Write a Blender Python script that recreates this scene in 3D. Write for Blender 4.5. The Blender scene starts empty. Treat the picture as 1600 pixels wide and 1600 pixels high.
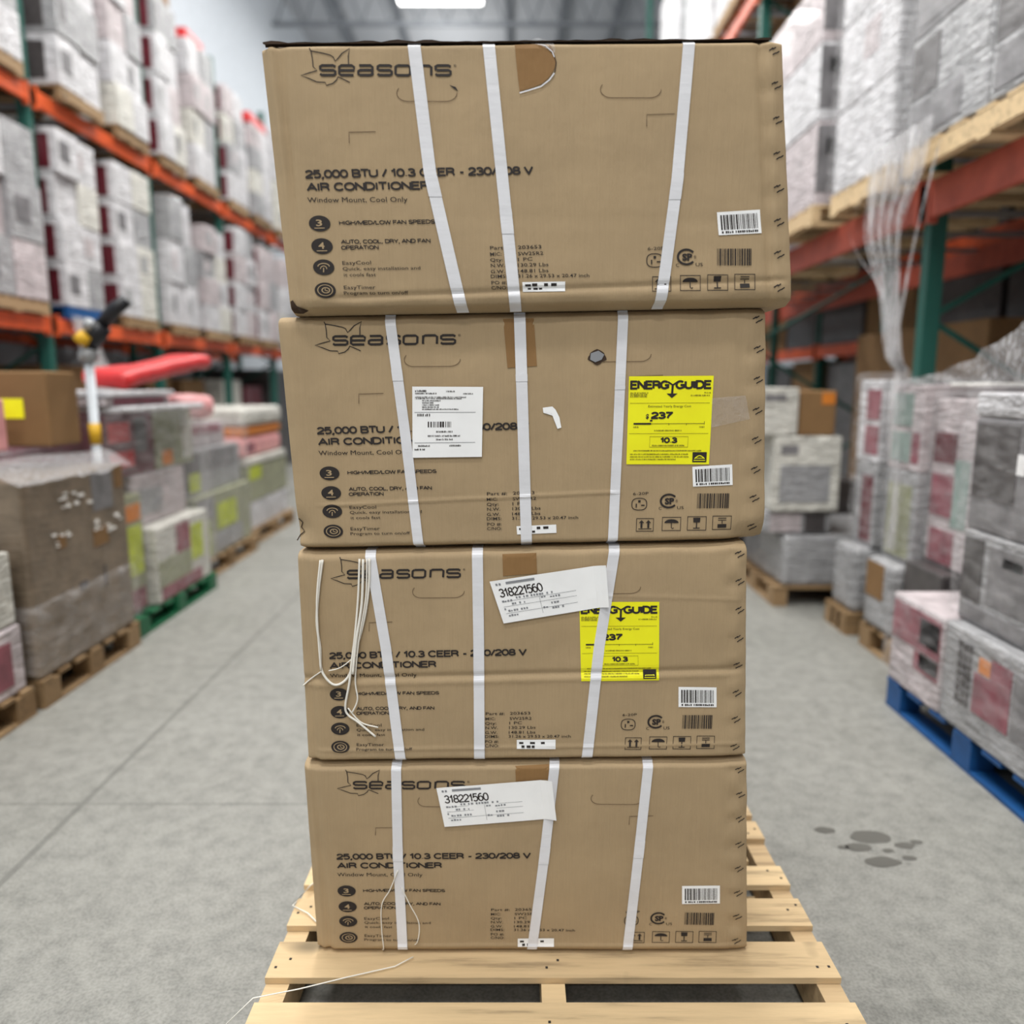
import bpy, math, random
from mathutils import Vector, noise, Matrix

random.seed(7)
sc = bpy.context.scene
COL = sc.collection
F, PITCH, CAM_H, CX = 1202.0, math.atan(199 / 1202), 1.53, 805.0

# ------------------------------------------------------------------ camera, world, lights, exposure
cd = bpy.data.cameras.new('camera')
cam = bpy.data.objects.new('camera', cd)
COL.objects.link(cam)
cam.location = (0, 0, CAM_H)
cam.rotation_euler = (math.pi / 2 - PITCH, 0, 0)
cd.sensor_width = 36
cd.lens = 36 * F / 1600
cd.shift_x = -(CX - 800) / 1600
cd.clip_end = 200
cd.dof.use_dof = True
cd.dof.focus_distance = 1.72
cd.dof.aperture_fstop = cd.lens / 1000 / 0.023
sc.camera = cam

w = bpy.data.worlds.new('world')
sc.world = w
w.use_nodes = True
w.node_tree.nodes['Background'].inputs[0].default_value = (0.93, 0.96, 1.0, 1)
w.node_tree.nodes['Background'].inputs[1].default_value = 0.20

def area(x, y, z, sx, sy, power, rot=(0, 0, 0), col=(1, 0.985, 0.95)):
    l = bpy.data.lights.new('high_bay_and_fill', 'AREA')
    l.shape = 'RECTANGLE'; l.size = sx; l.size_y = sy; l.energy = power; l.color = col
    o = bpy.data.objects.new('high_bay_and_fill', l)
    o.location = (x, y, z); o.rotation_euler = rot
    COL.objects.link(o)

LIGHT_ROWS = [(-1.7, y) for y in (-9, -5, -1, 3, 7, 11, 15, 19, 23)] + [(0.2, y) for y in (-9, -5, -1, 3, 7, 11)]  # rearmost row is unseen, added to light the carton fronts
for lx, ly in LIGHT_ROWS:
    area(lx, ly, 9.75, 1.9, 0.6, 250 if ly > 0 else 200)
    pl = bpy.data.lights.new('wall_roof_fill', 'POINT'); pl.energy = 170 if ly > 0 else 150; pl.shadow_soft_size = 0.5; pl.color = (1, 0.985, 0.95)  # added point fill that brightens the walls and roof
    po = bpy.data.objects.new('wall_roof_fill', pl); po.location = (lx, ly, 9.2); COL.objects.link(po)

sc.view_settings.view_transform = 'Standard'
sc.view_settings.look = 'None'
sc.view_settings.gamma = 1
sc.view_settings.use_curve_mapping = False
sc.view_settings.exposure = -0.38
sc.cycles.transparent_max_bounces = 16
sc.cycles.max_bounces = 7

# ------------------------------------------------------------------ materials
def lin(c):
    return tuple(((v / 255) / 12.92 if v / 255 <= 0.04045 else ((v / 255 + 0.055) / 1.055) ** 2.4) for v in c) + (1,)

class NT:
    def __init__(s, name):
        s.m = bpy.data.materials.new(name); s.m.use_nodes = True
        s.n = s.m.node_tree.nodes; s.l = s.m.node_tree.links
        s.b = s.n['Principled BSDF']
    def node(s, t, **kw):
        x = s.n.new(t)
        for k, v in kw.items():
            if k.startswith('i_'):
                x.inputs[k[2:].replace('_', ' ')].default_value = v
            else:
                setattr(x, k, v)
        return x
    def link(s, a, b): s.l.new(a, b)
    def coord(s, scale=(1, 1, 1), kind='Object'):
        tc = s.node('ShaderNodeTexCoord'); mp = s.node('ShaderNodeMapping')
        mp.inputs['Scale'].default_value = scale
        s.link(tc.outputs[kind], mp.inputs['Vector'])
        return mp.outputs['Vector']
    def noise(s, vec, scale, detail=4, rough=0.55):
        x = s.node('ShaderNodeTexNoise', i_Scale=scale, i_Detail=detail, i_Roughness=rough)
        s.link(vec, x.inputs['Vector'])
        return x.outputs['Fac']
    def ramp(s, fac, stops):
        r = s.node('ShaderNodeValToRGB')
        els = r.color_ramp.elements
        while len(els) < len(stops): els.new(0.5)
        for e, (p, c) in zip(els, stops):
            e.position = p; e.color = c if len(c) == 4 else lin(c)
        s.link(fac, r.inputs['Fac'])
        return r.outputs['Color']
    def mixc(s, fac, a, b, mode='MIX'):
        x = s.node('ShaderNodeMix', data_type='RGBA', blend_type=mode)
        if isinstance(fac, (int, float)): x.inputs[0].default_value = fac
        else: s.link(fac, x.inputs[0])
        for sock, v in ((x.inputs[6], a), (x.inputs[7], b)):
            if isinstance(v, tuple): sock.default_value = v
            else: s.link(v, sock)
        return x.outputs[2]
    def math(s, op, a, b=None):
        x = s.node('ShaderNodeMath', operation=op)
        for sock, v in ((x.inputs[0], a), (x.inputs[1], b)):
            if v is None: continue
            if isinstance(v, (int, float)): sock.default_value = v
            else: s.link(v, sock)
        return x.outputs[0]
    def bump(s, h, strength=0.3, dist=0.01):
        x = s.node('ShaderNodeBump', i_Strength=strength, i_Distance=dist)
        s.link(h, x.inputs['Height']); s.link(x.outputs[0], s.b.inputs['Normal'])

MATS = {}
def flat(name, rgb, rough=0.6, metal=0.0, spec=0.4, var=0.0, bump=0.0, coat=0.0):
    if name in MATS: return MATS[name]
    t = NT(name); t.b.inputs['Roughness'].default_value = rough
    t.b.inputs['Metallic'].default_value = metal
    t.b.inputs['Specular IOR Level'].default_value = spec
    t.b.inputs['Coat Weight'].default_value = coat
    c = lin(rgb)
    v = t.coord((1, 1, 1))
    n = t.noise(v, 9, 3)
    d = 0.06 + var
    lo = tuple(max(0, x * (1 - d)) for x in c[:3]) + (1,); hi = tuple(min(1, x * (1 + d)) for x in c[:3]) + (1,)
    t.link(t.ramp(n, [(0.3, lo), (0.7, hi)]), t.b.inputs['Base Color'])
    if bump: t.bump(t.math('ADD', t.noise(v, 7, 5, 0.65), t.noise(t.coord((3, 3, 14)), 3, 3)), bump, 0.03)
    MATS[name] = t.m
    return t.m

def kraft(name, rgb):
    t = NT(name); v = t.coord()
    n = t.noise(v, 5, 5); f = t.noise(t.coord((90, 90, 3)), 3, 2)
    c = lin(rgb); lo = tuple(x * 0.9 for x in c[:3]) + (1,); hi = tuple(x * 1.1 for x in c[:3]) + (1,)
    col = t.mixc(0.18, t.ramp(n, [(0.3, lo), (0.7, hi)]), t.ramp(f, [(0.35, lo), (0.65, hi)]))
    t.link(col, t.b.inputs['Base Color'])
    t.b.inputs['Roughness'].default_value = 0.72; t.b.inputs['Specular IOR Level'].default_value = 0.3
    t.bump(t.math('ADD', t.math('MULTIPLY', f, 0.35), t.noise(v, 26, 4)), 0.16, 0.01)
    MATS[name] = t.m
    return t.m

KRAFT = kraft('kraft_cardboard', (172, 149, 116))
KRAFT_DARK = kraft('brown_packing_tape', (142, 108, 68))
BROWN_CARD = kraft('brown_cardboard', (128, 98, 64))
BROWN_WRAPPED = flat('brown_wrapped_card', (118, 104, 88), 0.4, var=0.15, bump=0.3)
INK = flat('black_ink', (44, 38, 36), 0.7)
INK_SOFT = flat('faded_ink', (112, 92, 70), 0.8)
PAPER = flat('white_paper', (252, 252, 252), 0.6)
YELLOW = flat('yellow_label_paper', (254, 246, 30), 0.5)
GREYINK = flat('grey_print', (140, 142, 146), 0.7)
STRAP = flat('white_strap_plastic', (228, 228, 232), 0.35, bump=0.05)
STRING = flat('white_cord', (240, 236, 226), 0.6)
ORANGE = flat('orange_rack_paint', (206, 86, 42), 0.45, var=0.12)
ORANGE_DULL = flat('faded_red_rack_paint', (176, 84, 66), 0.5, var=0.12)
GREEN = flat('green_rack_paint', (26, 82, 72), 0.5)
GALV = flat('galvanised_metal', (150, 152, 154), 0.4, metal=0.3)
WHITE_WRAP = flat('white_wrapped_card', (198, 197, 200), 0.38, var=0.2, bump=1.0, coat=0.12)  # uneven tone puts grey shading into the wrapped card colours
CREAM_WRAP = flat('cream_wrapped_card', (200, 198, 190), 0.38, var=0.16, bump=1.0, coat=0.12)
GREY_WRAP = flat('grey_wrapped_card', (150, 150, 152), 0.3, var=0.15, bump=0.8, coat=0.3)
PINK_WRAP = flat('pinkish_wrapped_card', (184, 174, 176), 0.5, var=0.18, bump=0.9, coat=0.1)
MAROON = flat('maroon_print', (92, 30, 40), 0.4, var=0.2, coat=0.2)
ROSE = flat('faded_rose_print', (132, 68, 80), 0.4, var=0.25, coat=0.2)
RED = flat('red_print', (196, 46, 48), 0.4, var=0.1)
PINK = flat('pink_print', (220, 156, 156), 0.4, var=0.1)
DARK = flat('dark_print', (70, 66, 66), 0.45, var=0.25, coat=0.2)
GREYPANEL = flat('grey_picture_print', (116, 114, 116), 0.4, var=0.25, coat=0.2)
LIME = flat('lime_print', (178, 190, 46), 0.45, var=0.15)
OLIVE = flat('olive_grey_print', (142, 144, 116), 0.4, var=0.15, coat=0.2)
TEAL = flat('pale_teal_print', (132, 150, 144), 0.45, var=0.15)
ORANGEP = flat('orange_print', (206, 122, 40), 0.5)
BLUE = flat('blue_pallet_paint', (22, 74, 128), 0.5, var=0.15)
GREENP = flat('green_plastic', (24, 96, 62), 0.5)
BLACK = flat('black_plastic', (24, 25, 30), 0.45)
DARK_CARD = flat('dark_torn_cardboard', (62, 46, 34), 0.8, var=0.3)
WHITEPLASTIC = flat('white_sheet_plastic', (232, 230, 226), 0.3, bump=0.9)
WALLM = flat('white_wall_paint', (192, 198, 205), 0.8)
CEILM = flat('grey_roof_deck', (186, 189, 194), 0.8)
TRUSSM = flat('grey_steel', (120, 124, 130), 0.6)
GOLD = flat('yellow_plastic', (214, 168, 40), 0.5)
STAIN = flat('wet_concrete', (92, 91, 86), 0.35)

def wood(name, rgb):
    t = NT(name)
    oi = t.node('ShaderNodeObjectInfo')
    tc = t.node('ShaderNodeTexCoord'); mp = t.node('ShaderNodeMapping')
    mp.inputs['Scale'].default_value = (1.2, 14, 14)
    ad = t.node('ShaderNodeVectorMath', operation='ADD')
    t.link(tc.outputs['Object'], ad.inputs[0])
    cx = t.node('ShaderNodeCombineXYZ'); t.link(t.math('MULTIPLY', oi.outputs['Random'], 30), cx.inputs[0])
    t.link(cx.outputs[0], ad.inputs[1]); t.link(ad.outputs[0], mp.inputs['Vector'])
    n = t.noise(mp.outputs[0], 2.2, 6, 0.6)
    kn = t.noise(ad.outputs[0], 5, 2)
    c = lin(rgb); lo = tuple(x * 0.36 for x in c[:3]) + (1,); hi = tuple(min(1, x * 1.15) for x in c[:3]) + (1,)
    col = t.mixc(t.math('MULTIPLY', oi.outputs['Random'], 0.6), t.ramp(n, [(0.28, lo), (0.45, c), (0.6, hi), (0.72, c)]), lin((170, 142, 106)))
    col = t.mixc(t.ramp(kn, [(0.66, (0, 0, 0, 1)), (0.76, (1, 1, 1, 1))]), col, tuple(x * 0.35 for x in c[:3]) + (1,))
    t.link(col, t.b.inputs['Base Color']); t.b.inputs['Roughness'].default_value = 0.75
    t.bump(n, 0.15, 0.01)
    return t.m
WOOD = wood('pale_pallet_wood', (214, 188, 146))
WOOD_DARK = wood('brown_pallet_wood', (120, 94, 62))

def concrete():
    t = NT('concrete_floor'); v = t.coord()
    n1 = t.noise(v, 1.1, 6, 0.6); n2 = t.noise(v, 14, 6, 0.7); n3 = t.noise(v, 120, 2)
    base = t.ramp(n1, [(0.3, (112, 112, 106)), (0.55, (130, 129, 124)), (0.75, (143, 142, 137))])
    col = t.mixc(0.6, base, t.ramp(n2, [(0.32, (92, 92, 88)), (0.6, (138, 137, 131))]))
    col = t.mixc(0.14, col, t.ramp(n3, [(0.35, (70, 70, 66)), (0.6, (180, 180, 174))]))
    sx = t.node('ShaderNodeSeparateXYZ'); t.link(v, sx.inputs[0])
    def line(ax, pos, wd):
        d = t.math('ABSOLUTE', t.math('SUBTRACT', sx.outputs[ax], pos))
        return t.math('LESS_THAN', d, wd)
    ln = t.math('MAXIMUM', line('X', -1.60, 0.012), t.math('MULTIPLY', line('Y', 2.63, 0.006), t.math('LESS_THAN', sx.outputs['X'], 0.0)))
    ln = t.math('MAXIMUM', ln, line('Y', 6.3, 0.012))
    wob = t.math('MULTIPLY', t.math('SUBTRACT', t.noise(v, 3, 4), 0.5), 0.22)
    cr = t.math('LESS_THAN', t.math('ABSOLUTE', t.math('SUBTRACT', t.math('ADD', sx.outputs['X'], wob), t.math('SUBTRACT', 1.86, t.math('MULTIPLY', sx.outputs['Y'], 0.14)))), 0.004)
    col = t.mixc(t.math('MULTIPLY', ln, 0.55), col, lin((90, 90, 86)))
    col = t.mixc(t.math('MULTIPLY', cr, 0.35), col, lin((110, 110, 104)))
    t.link(col, t.b.inputs['Base Color'])
    t.link(t.ramp(n1, [(0.3, (0.38, 0.38, 0.38, 1)), (0.7, (0.6, 0.6, 0.6, 1))]), t.b.inputs['Roughness'])
    t.b.inputs['Specular IOR Level'].default_value = 0.35
    t.bump(n2, 0.06, 0.01)
    return t.m
CONCRETE = concrete()

def film(name, lo, hi, scale=(3, 3, 9)):
    t = NT(name); v = t.coord(scale)
    n = t.noise(v, 2.5, 6, 0.65)
    tr = t.node('ShaderNodeBsdfTransparent'); mx = t.node('ShaderNodeMixShader')
    t.b.inputs['Base Color'].default_value = lin((226, 224, 226)); t.b.inputs['Roughness'].default_value = 0.22
    t.b.inputs['Specular IOR Level'].default_value = 0.8
    t.link(t.ramp(n, [(0.35, (lo, lo, lo, 1)), (0.55, ((lo + hi) * .5,) * 3 + (1,)), (0.72, (hi, hi, hi, 1))]), mx.inputs[0])
    t.link(tr.outputs[0], mx.inputs[1]); t.link(t.b.outputs[0], mx.inputs[2])
    t.bump(n, 0.8, 0.03)
    t.link(mx.outputs[0], t.n['Material Output'].inputs['Surface'])
    return t.m
FILM = film('clear_stretch_film', 0.01, 0.26)
FILM_DENSE = film('gathered_stretch_film', 0.10, 0.85, (30, 30, 2.5))
TAPE_CLEAR = film('clear_tape', 0.12, 0.35, (2, 2, 2))

# ------------------------------------------------------------------ object helpers
def tag(o, label=None, cat=None, group=None, kind=None):
    if label: o['label'] = label
    if cat: o['category'] = cat
    if group: o['group'] = group
    if kind: o['kind'] = kind
    return o

def mobj(name, vs, fs, mat, parent=None, loc=(0, 0, 0), rot=(0, 0, 0), smooth=False, kind=None):
    me = bpy.data.meshes.new(name)
    me.from_pydata([tuple(v) for v in vs], [], fs)
    me.update()
    if smooth: me.polygons.foreach_set('use_smooth', [True] * len(me.polygons))
    me.materials.append(mat)
    o = bpy.data.objects.new(name, me)
    COL.objects.link(o)
    o.location = loc; o.rotation_euler = rot
    if parent: o.parent = parent
    if kind: o['kind'] = kind
    return o

def empty(name, loc=(0, 0, 0), rot=(0, 0, 0)):
    o = bpy.data.objects.new(name, None); COL.objects.link(o)
    o.location = loc; o.rotation_euler = rot; o.empty_display_size = 0.1
    return o

def boxg(x0, x1, y0, y1, z0, z1):
    v = [(x0, y0, z0), (x1, y0, z0), (x1, y1, z0), (x0, y1, z0), (x0, y0, z1), (x1, y0, z1), (x1, y1, z1), (x0, y1, z1)]
    return v, [(0, 3, 2, 1), (4, 5, 6, 7), (0, 1, 5, 4), (1, 2, 6, 5), (2, 3, 7, 6), (3, 0, 4, 7)]

class MB:
    def __init__(s): s.v = []; s.f = []
    def add(s, vf):
        n = len(s.v); s.v += list(vf[0]); s.f += [tuple(i + n for i in f) for f in vf[1]]; return s
    def box(s, *a): return s.add(boxg(*a))
    def tube(s, pts, r, n=8):
        pts = [Vector(p) for p in pts]; b = len(s.v)
        rs = r if isinstance(r, (list, tuple)) else [r] * len(pts)
        for i, p in enumerate(pts):
            d = (pts[min(i + 1, len(pts) - 1)] - pts[max(i - 1, 0)]).normalized()
            a = d.cross(Vector((0, 1, 0.13))).normalized(); c = d.cross(a)
            for k in range(n):
                t = 2 * math.pi * k / n
                s.v.append(p + (a * math.cos(t) + c * math.sin(t)) * rs[i])
        for i in range(len(pts) - 1):
            for k in range(n):
                s.f.append((b + i * n + k, b + i * n + (k + 1) % n, b + (i + 1) * n + (k + 1) % n, b + (i + 1) * n + k))
        s.f.append(tuple(b + k for k in range(n))[::-1]); s.f.append(tuple(b + (len(pts) - 1) * n + k for k in range(n)))
        return s
    def obj(s, name, mat, parent=None, **kw): return mobj(name, s.v, s.f, mat, parent, **kw)

def rounded_box(hx, hy, hz, r, n=3, dense=None):
    """closed rounded box centred on the origin; dense=(nx,ny,nz) extra cells between the corners"""
    def axis(h, k):
        a = [-h + r * (1 - math.cos(i / n * math.pi / 2)) for i in range(n)]
        a += [-h + r + (2 * h - 2 * r) * i / k for i in range(k + 1)]
        return a + [-x for x in a[:n]][::-1]
    d = dense or (1, 1, 1)
    ax = [axis(hx, d[0]), axis(hy, d[1]), axis(hz, d[2])]
    H = (hx, hy, hz); idx = {}; vs = []; fs = []
    def vert(p):
        k = tuple(round(c, 6) for c in p)
        if k not in idx:
            inner = Vector([max(-(H[i] - r), min(H[i] - r, p[i])) for i in range(3)])
            dd = Vector(p) - inner
            q = inner + dd.normalized() * r if dd.length > 1e-9 else Vector(p)
            idx[k] = len(vs); vs.append(q)
        return idx[k]
    for a in range(3):
        b, c = (a + 1) % 3, (a + 2) % 3
        for sg in (-1, 1):
            for i in range(len(ax[b]) - 1):
                for j in range(len(ax[c]) - 1):
                    q = []
                    for (ii, jj) in ((i, j), (i + 1, j), (i + 1, j + 1), (i, j + 1)):
                        p = [0, 0, 0]; p[a] = sg * H[a]; p[b] = ax[b][ii]; p[c] = ax[c][jj]
                        q.append(vert(p))
                    fs.append(tuple(q if sg > 0 else q[::-1]))
    return vs, fs

def smoothstep(a, b, x):
    t = max(0, min(1, (x - a) / (b - a))); return t * t * (3 - 2 * t)

def arc(cx, cy, rx, ry, a0, a1, n=12):
    return [(cx + rx * math.cos(math.radians(a0 + (a1 - a0) * i / n)), cy + ry * math.sin(math.radians(a0 + (a1 - a0) * i / n))) for i in range(n + 1)]
# block capitals and figures as centre lines: (advance width, strokes), baseline 0, cap height 1
GL = {'0': (.72, [arc(.36, .5, .30, .5, 90, 450, 24)]), '1': (.5, [[(.05, .74), (.2, .80), (.32, 1), (.32, 0)]]),
      '2': (.7, [arc(.34, .70, .28, .30, 170, -30, 12) + [(.08, .12), (.06, 0), (.66, 0)]]),
      '3': (.7, [arc(.33, .75, .26, .25, 160, -90, 12) + arc(.33, .26, .30, .26, 90, -165, 14)]), '5': (.7, [[(.62, 1), (.15, 1), (.09, .52)] + arc(.33, .33, .31, .33, 120, -140, 14)]),
      '6': (.7, [arc(.36, .32, .29, .32, 90, 450, 20), arc(.42, .45, .36, .55, 70, 190, 12)]), '7': (.68, [[(.05, 1), (.64, 1), (.3, .4), (.22, 0)]]),
      '8': (.72, [arc(.36, .75, .25, .25, 90, 450, 18), arc(.36, .26, .30, .26, 90, 450, 18)]), '.': (.3, [[(.14, 0), (.14, .10)]]), ',': (.3, [[(.18, .10), (.18, -.04), (.07, -.26)]]),
      '/': (.46, [[(.04, -.02), (.42, 1.02)]]), '-': (.5, [[(.1, .38), (.42, .38)]]), ' ': (.36, []),
      'A': (.84, [[(.02, 0), (.42, 1), (.82, 0)], [(.17, .34), (.67, .34)]]), 'B': (.8, [[(.08, 0), (.08, 1), (.45, 1)] + arc(.45, .76, .24, .24, 90, -90) + [(.08, .52)], [(.45, .52)] + arc(.46, .26, .27, .26, 90, -90) + [(.08, 0)]]),
      'C': (.88, [arc(.46, .5, .39, .5, 38, 322, 22)]), 'D': (.86, [[(.08, 0), (.08, 1), (.4, 1)] + arc(.4, .5, .40, .5, 90, -90, 14) + [(.08, 0)]]),
      'E': (.76, [[(.7, 1), (.08, 1), (.08, 0), (.72, 0)], [(.08, .53), (.64, .53)]]), 'F': (.7, [[(.66, 1), (.08, 1), (.08, 0)], [(.08, .5), (.58, .5)]]),
      'G': (.92, [arc(.46, .5, .39, .5, 45, 300, 20) + [(.83, .16), (.83, .46), (.48, .46)]]), 'H': (.84, [[(.08, 0), (.08, 1)], [(.76, 0), (.76, 1)], [(.08, .52), (.76, .52)]]),
      'I': (.3, [[(.15, 0), (.15, 1)]]), 'L': (.68, [[(.08, 1), (.08, 0), (.64, 0)]]), 'M': (1.0, [[(.08, 0), (.08, 1), (.5, .05), (.92, 1), (.92, 0)]]),
      'N': (.86, [[(.08, 0), (.08, 1), (.78, 0), (.78, 1)]]), 'O': (.94, [arc(.47, .5, .40, .5, 90, 450, 26)]), 'P': (.76, [[(.08, 0), (.08, 1), (.42, 1)] + arc(.42, .73, .26, .27, 90, -90) + [(.08, .46)]]),
      'R': (.82, [[(.08, 0), (.08, 1), (.45, 1)] + arc(.45, .75, .25, .25, 90, -90) + [(.08, .5)], [(.45, .5), (.62, .42), (.68, .2), (.74, 0)]]),
      'S': (.78, [arc(.39, .75, .29, .25, 20, 200, 12) + [(.25, .55), (.55, .46)] + arc(.39, .25, .32, .25, 30, -165, 14)]),
      'T': (.74, [[(.02, 1), (.72, 1)], [(.37, 1), (.37, 0)]]), 'U': (.84, [[(.08, 1), (.08, .34)] + arc(.42, .34, .34, .34, 180, 360, 12) + [(.76, 1)]]),
      'V': (.78, [[(.03, 1), (.39, 0), (.75, 1)]]), 'W': (1.1, [[(.03, 1), (.29, 0), (.55, 1), (.81, 0), (1.07, 1)]]), 'Y': (.78, [[(.03, 1), (.39, .45), (.75, 1)], [(.39, .45), (.39, 0)]])}
# text as plain polygons: (verts, faces) with cap height 1 and left edge / baseline at 0
_TC = {}
def text_poly(s, bold=0.0):
    k = (s, bold)
    if k not in _TC:
        cu = bpy.data.curves.new('t', 'FONT'); cu.body = s; cu.offset = bold; cu.resolution_u = 2; cu.fill_mode = 'FRONT'
        o = bpy.data.objects.new('t', cu); COL.objects.link(o)
        dg = bpy.context.evaluated_depsgraph_get()
        me = o.evaluated_get(dg).to_mesh()
        vs = [(v.co.x, v.co.y) for v in me.vertices]; fs = [tuple(p.vertices) for p in me.polygons]
        o.evaluated_get(dg).to_mesh_clear()
        bpy.data.objects.remove(o); bpy.data.curves.remove(cu)
        x0 = min(v[0] for v in vs); x1 = max(v[0] for v in vs)
        _TC[k] = ([((v[0] - x0) / (x1 - x0), v[1] / 0.70) for v in vs], fs)
    return _TC[k]

# ------------------------------------------------------------------ building shell
def struct(name, mb, mat): return tag(mb.obj(name, mat), kind='structure')
struct('floor', MB().box(-14, 14, -8, 32, -0.2, 0), CONCRETE)
struct('wall_left', MB().box(-6.0, -5.8, -8, 32, 0, 11.0), WALLM)
struct('wall_right', MB().box(8.0, 8.2, -8, 32, 0, 11.0), WALLM)
struct('wall_far', MB().box(-5.8, 8.0, 31, 31.2, 0, 11.0), WALLM)
struct('ceiling', MB().box(-6.0, 8.2, -8, 32, 11.0, 11.2), CEILM)
for k, y in enumerate((16.4, 20.0, 24.5)):
    m = MB().box(-5.8, 8.0, y - 0.05, y + 0.05, 9.97, 10.05).box(-5.8, 8.0, y - 0.05, y + 0.05, 10.88, 10.96)
    for i in range(20):
        x = -5.7 + i * 0.68
        m.tube([(x, y, 10.0), (x + 0.34, y, 10.9)], 0.022, 5); m.tube([(x + 0.34, y, 10.9), (x + 0.68, y, 10.0)], 0.022, 5)
    struct('trim_%d' % (k + 1), m, TRUSSM)
for k, x in enumerate((-4.5, -3.0, -0.2, 1.2, 2.6, 4.0)):
    struct('trim_%d' % (k + 4), MB().box(x - 0.06, x + 0.06, -8, 31, 10.84, 11.0), TRUSSM)

EMIT = bpy.data.materials.new('lamp_diffuser'); EMIT.use_nodes = True
EMIT.node_tree.nodes['Principled BSDF'].inputs['Emission Color'].default_value = (1, 0.99, 0.96, 1)
EMIT.node_tree.nodes['Principled BSDF'].inputs['Emission Strength'].default_value = 9
lamp = empty('ceiling_light', (-1.7, 19, 10.12))
tag(lamp, 'glowing white high-bay light panel under the grey roof', 'light')
MB().box(-0.98, 0.98, -0.32, 0.32, 0.03, 0.12).obj('housing', GALV, lamp)
MB().box(-0.94, 0.94, -0.29, 0.29, 0.0, 0.03).obj('diffuser', EMIT, lamp)
MB().tube([(-0.7, 0, 0.12), (-0.7, 0, 0.6)], 0.012, 6).obj('hanger', GALV, lamp)
MB().tube([(0.7, 0, 0.12), (0.7, 0, 0.6)], 0.012, 6).obj('hanger', GALV, lamp)
# ------------------------------------------------------------------ pallets
def pallet(x0, x1, y0, y1, label, group=None, wood=None, z=0.0, boards=None, h=0.14, along='x', name='wooden_pallet', blocks=None):
    wood = wood or WOOD_DARK
    cx, cy = (x0 + x1) / 2, (y0 + y1) / 2
    e = empty(name, (cx, cy, z)); tag(e, label, 'pallet', group)
    X, Y = (x1 - x0) / 2, (y1 - y0) / 2
    top = 0.016
    if blocks is None: blocks = z < 0.5 and boards is None
    if boards is None:
        n = 7; wd = 0.095 * (2 * Y) / 1.02
        boards = [(-Y + i * (2 * Y - wd) / (n - 1), -Y + i * (2 * Y - wd) / (n - 1) + wd) for i in range(n)]
    for b in boards:
        b0, b1, xa, xb = (tuple(b) + (-X, X))[:4]
        mobj('top_board', *boxg(-(xb - xa) / 2, (xb - xa) / 2, -(b1 - b0) / 2, (b1 - b0) / 2, -top / 2, top / 2), wood, e, loc=((xa + xb) / 2, (b0 + b1) / 2, h - top / 2))
    if blocks:
        for xs in (-X + 0.05, 0, X - 0.05):
            for ys in (-Y + 0.07, 0, Y - 0.07):
                mobj('block', *boxg(-0.05, 0.05, -0.065, 0.065, -(h - 2 * top) / 2 + 0.001, (h - 2 * top) / 2 - 0.001), wood, e, loc=(xs, ys, h / 2))
    for xs in (-X + 0.03, 0, X - 0.03) if not blocks else ():
        mobj('stringer', *boxg(-0.028, 0.028, -Y + 0.003, Y - 0.003, -(h - 2 * top) / 2 + 0.001, (h - 2 * top) / 2 - 0.001), wood, e, loc=(xs, 0, h / 2))
    for ys in (-Y + 0.06, 0, Y - 0.06) if not blocks else ():
        mobj('bottom_board', *boxg(-X, X, -0.05, 0.05, -top / 2, top / 2), wood, e, loc=(0, ys, top / 2))
    for xs in (-X + 0.05, 0, X - 0.05) if blocks else ():
        mobj('bottom_board', *boxg(-0.05, 0.05, -Y, Y, -top / 2, top / 2), wood, e, loc=(xs, 0, top / 2))
    return e

px0, px1, py0, py1 = -0.595, 0.775, 1.415, 2.66
cy = (py0 + py1) / 2; cxp = (px0 + px1) / 2
fb = [(1.42, 1.548), (1.622, 1.742), (1.800, 1.908), (1.965, 2.052), (2.075, 2.17, -0.68, -0.05), (2.075, 2.17, -0.04, 0.60), (2.19, 2.285), (2.32, 2.41), (2.45, 2.53), (2.56, 2.655)]
main_pallet = pallet(px0, px1, py0, py1, 'pale wooden pallet carrying the stack of four air conditioner cartons', wood=WOOD,
       boards=[(b[0] - cy, b[1] - cy) + tuple(b[2:]) for b in fb])
for b in fb:
    for xs in (px0 + 0.03, cxp, px1 - 0.03):
        if len(b) > 2: continue
        for dx in (-0.014, 0.014):
            x = xs + dx; y = (b[0] + b[1]) / 2 + random.uniform(-0.03, 0.03)
            mobj('nail_head', *boxg(-0.003, 0.003, -0.003, 0.003, 0, 0.0022), INK, main_pallet, loc=(x - cxp, y - cy, 0.139))

# ------------------------------------------------------------------ the four air conditioner cartons
CARTON_Y = 1.70
DEPTH = 0.75
def ray(u, v):
    x, y = u - CX, v - 800
    return x, F * math.cos(PITCH) - y * math.sin(PITCH), -y * math.cos(PITCH) - F * math.sin(PITCH)
def wall_xz(u, v, plane=CARTON_Y):       # where a measured sight line meets the cartons' front
    x, y, z = ray(u, v); t = plane / y
    return x * t, CAM_H + z * t

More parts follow.
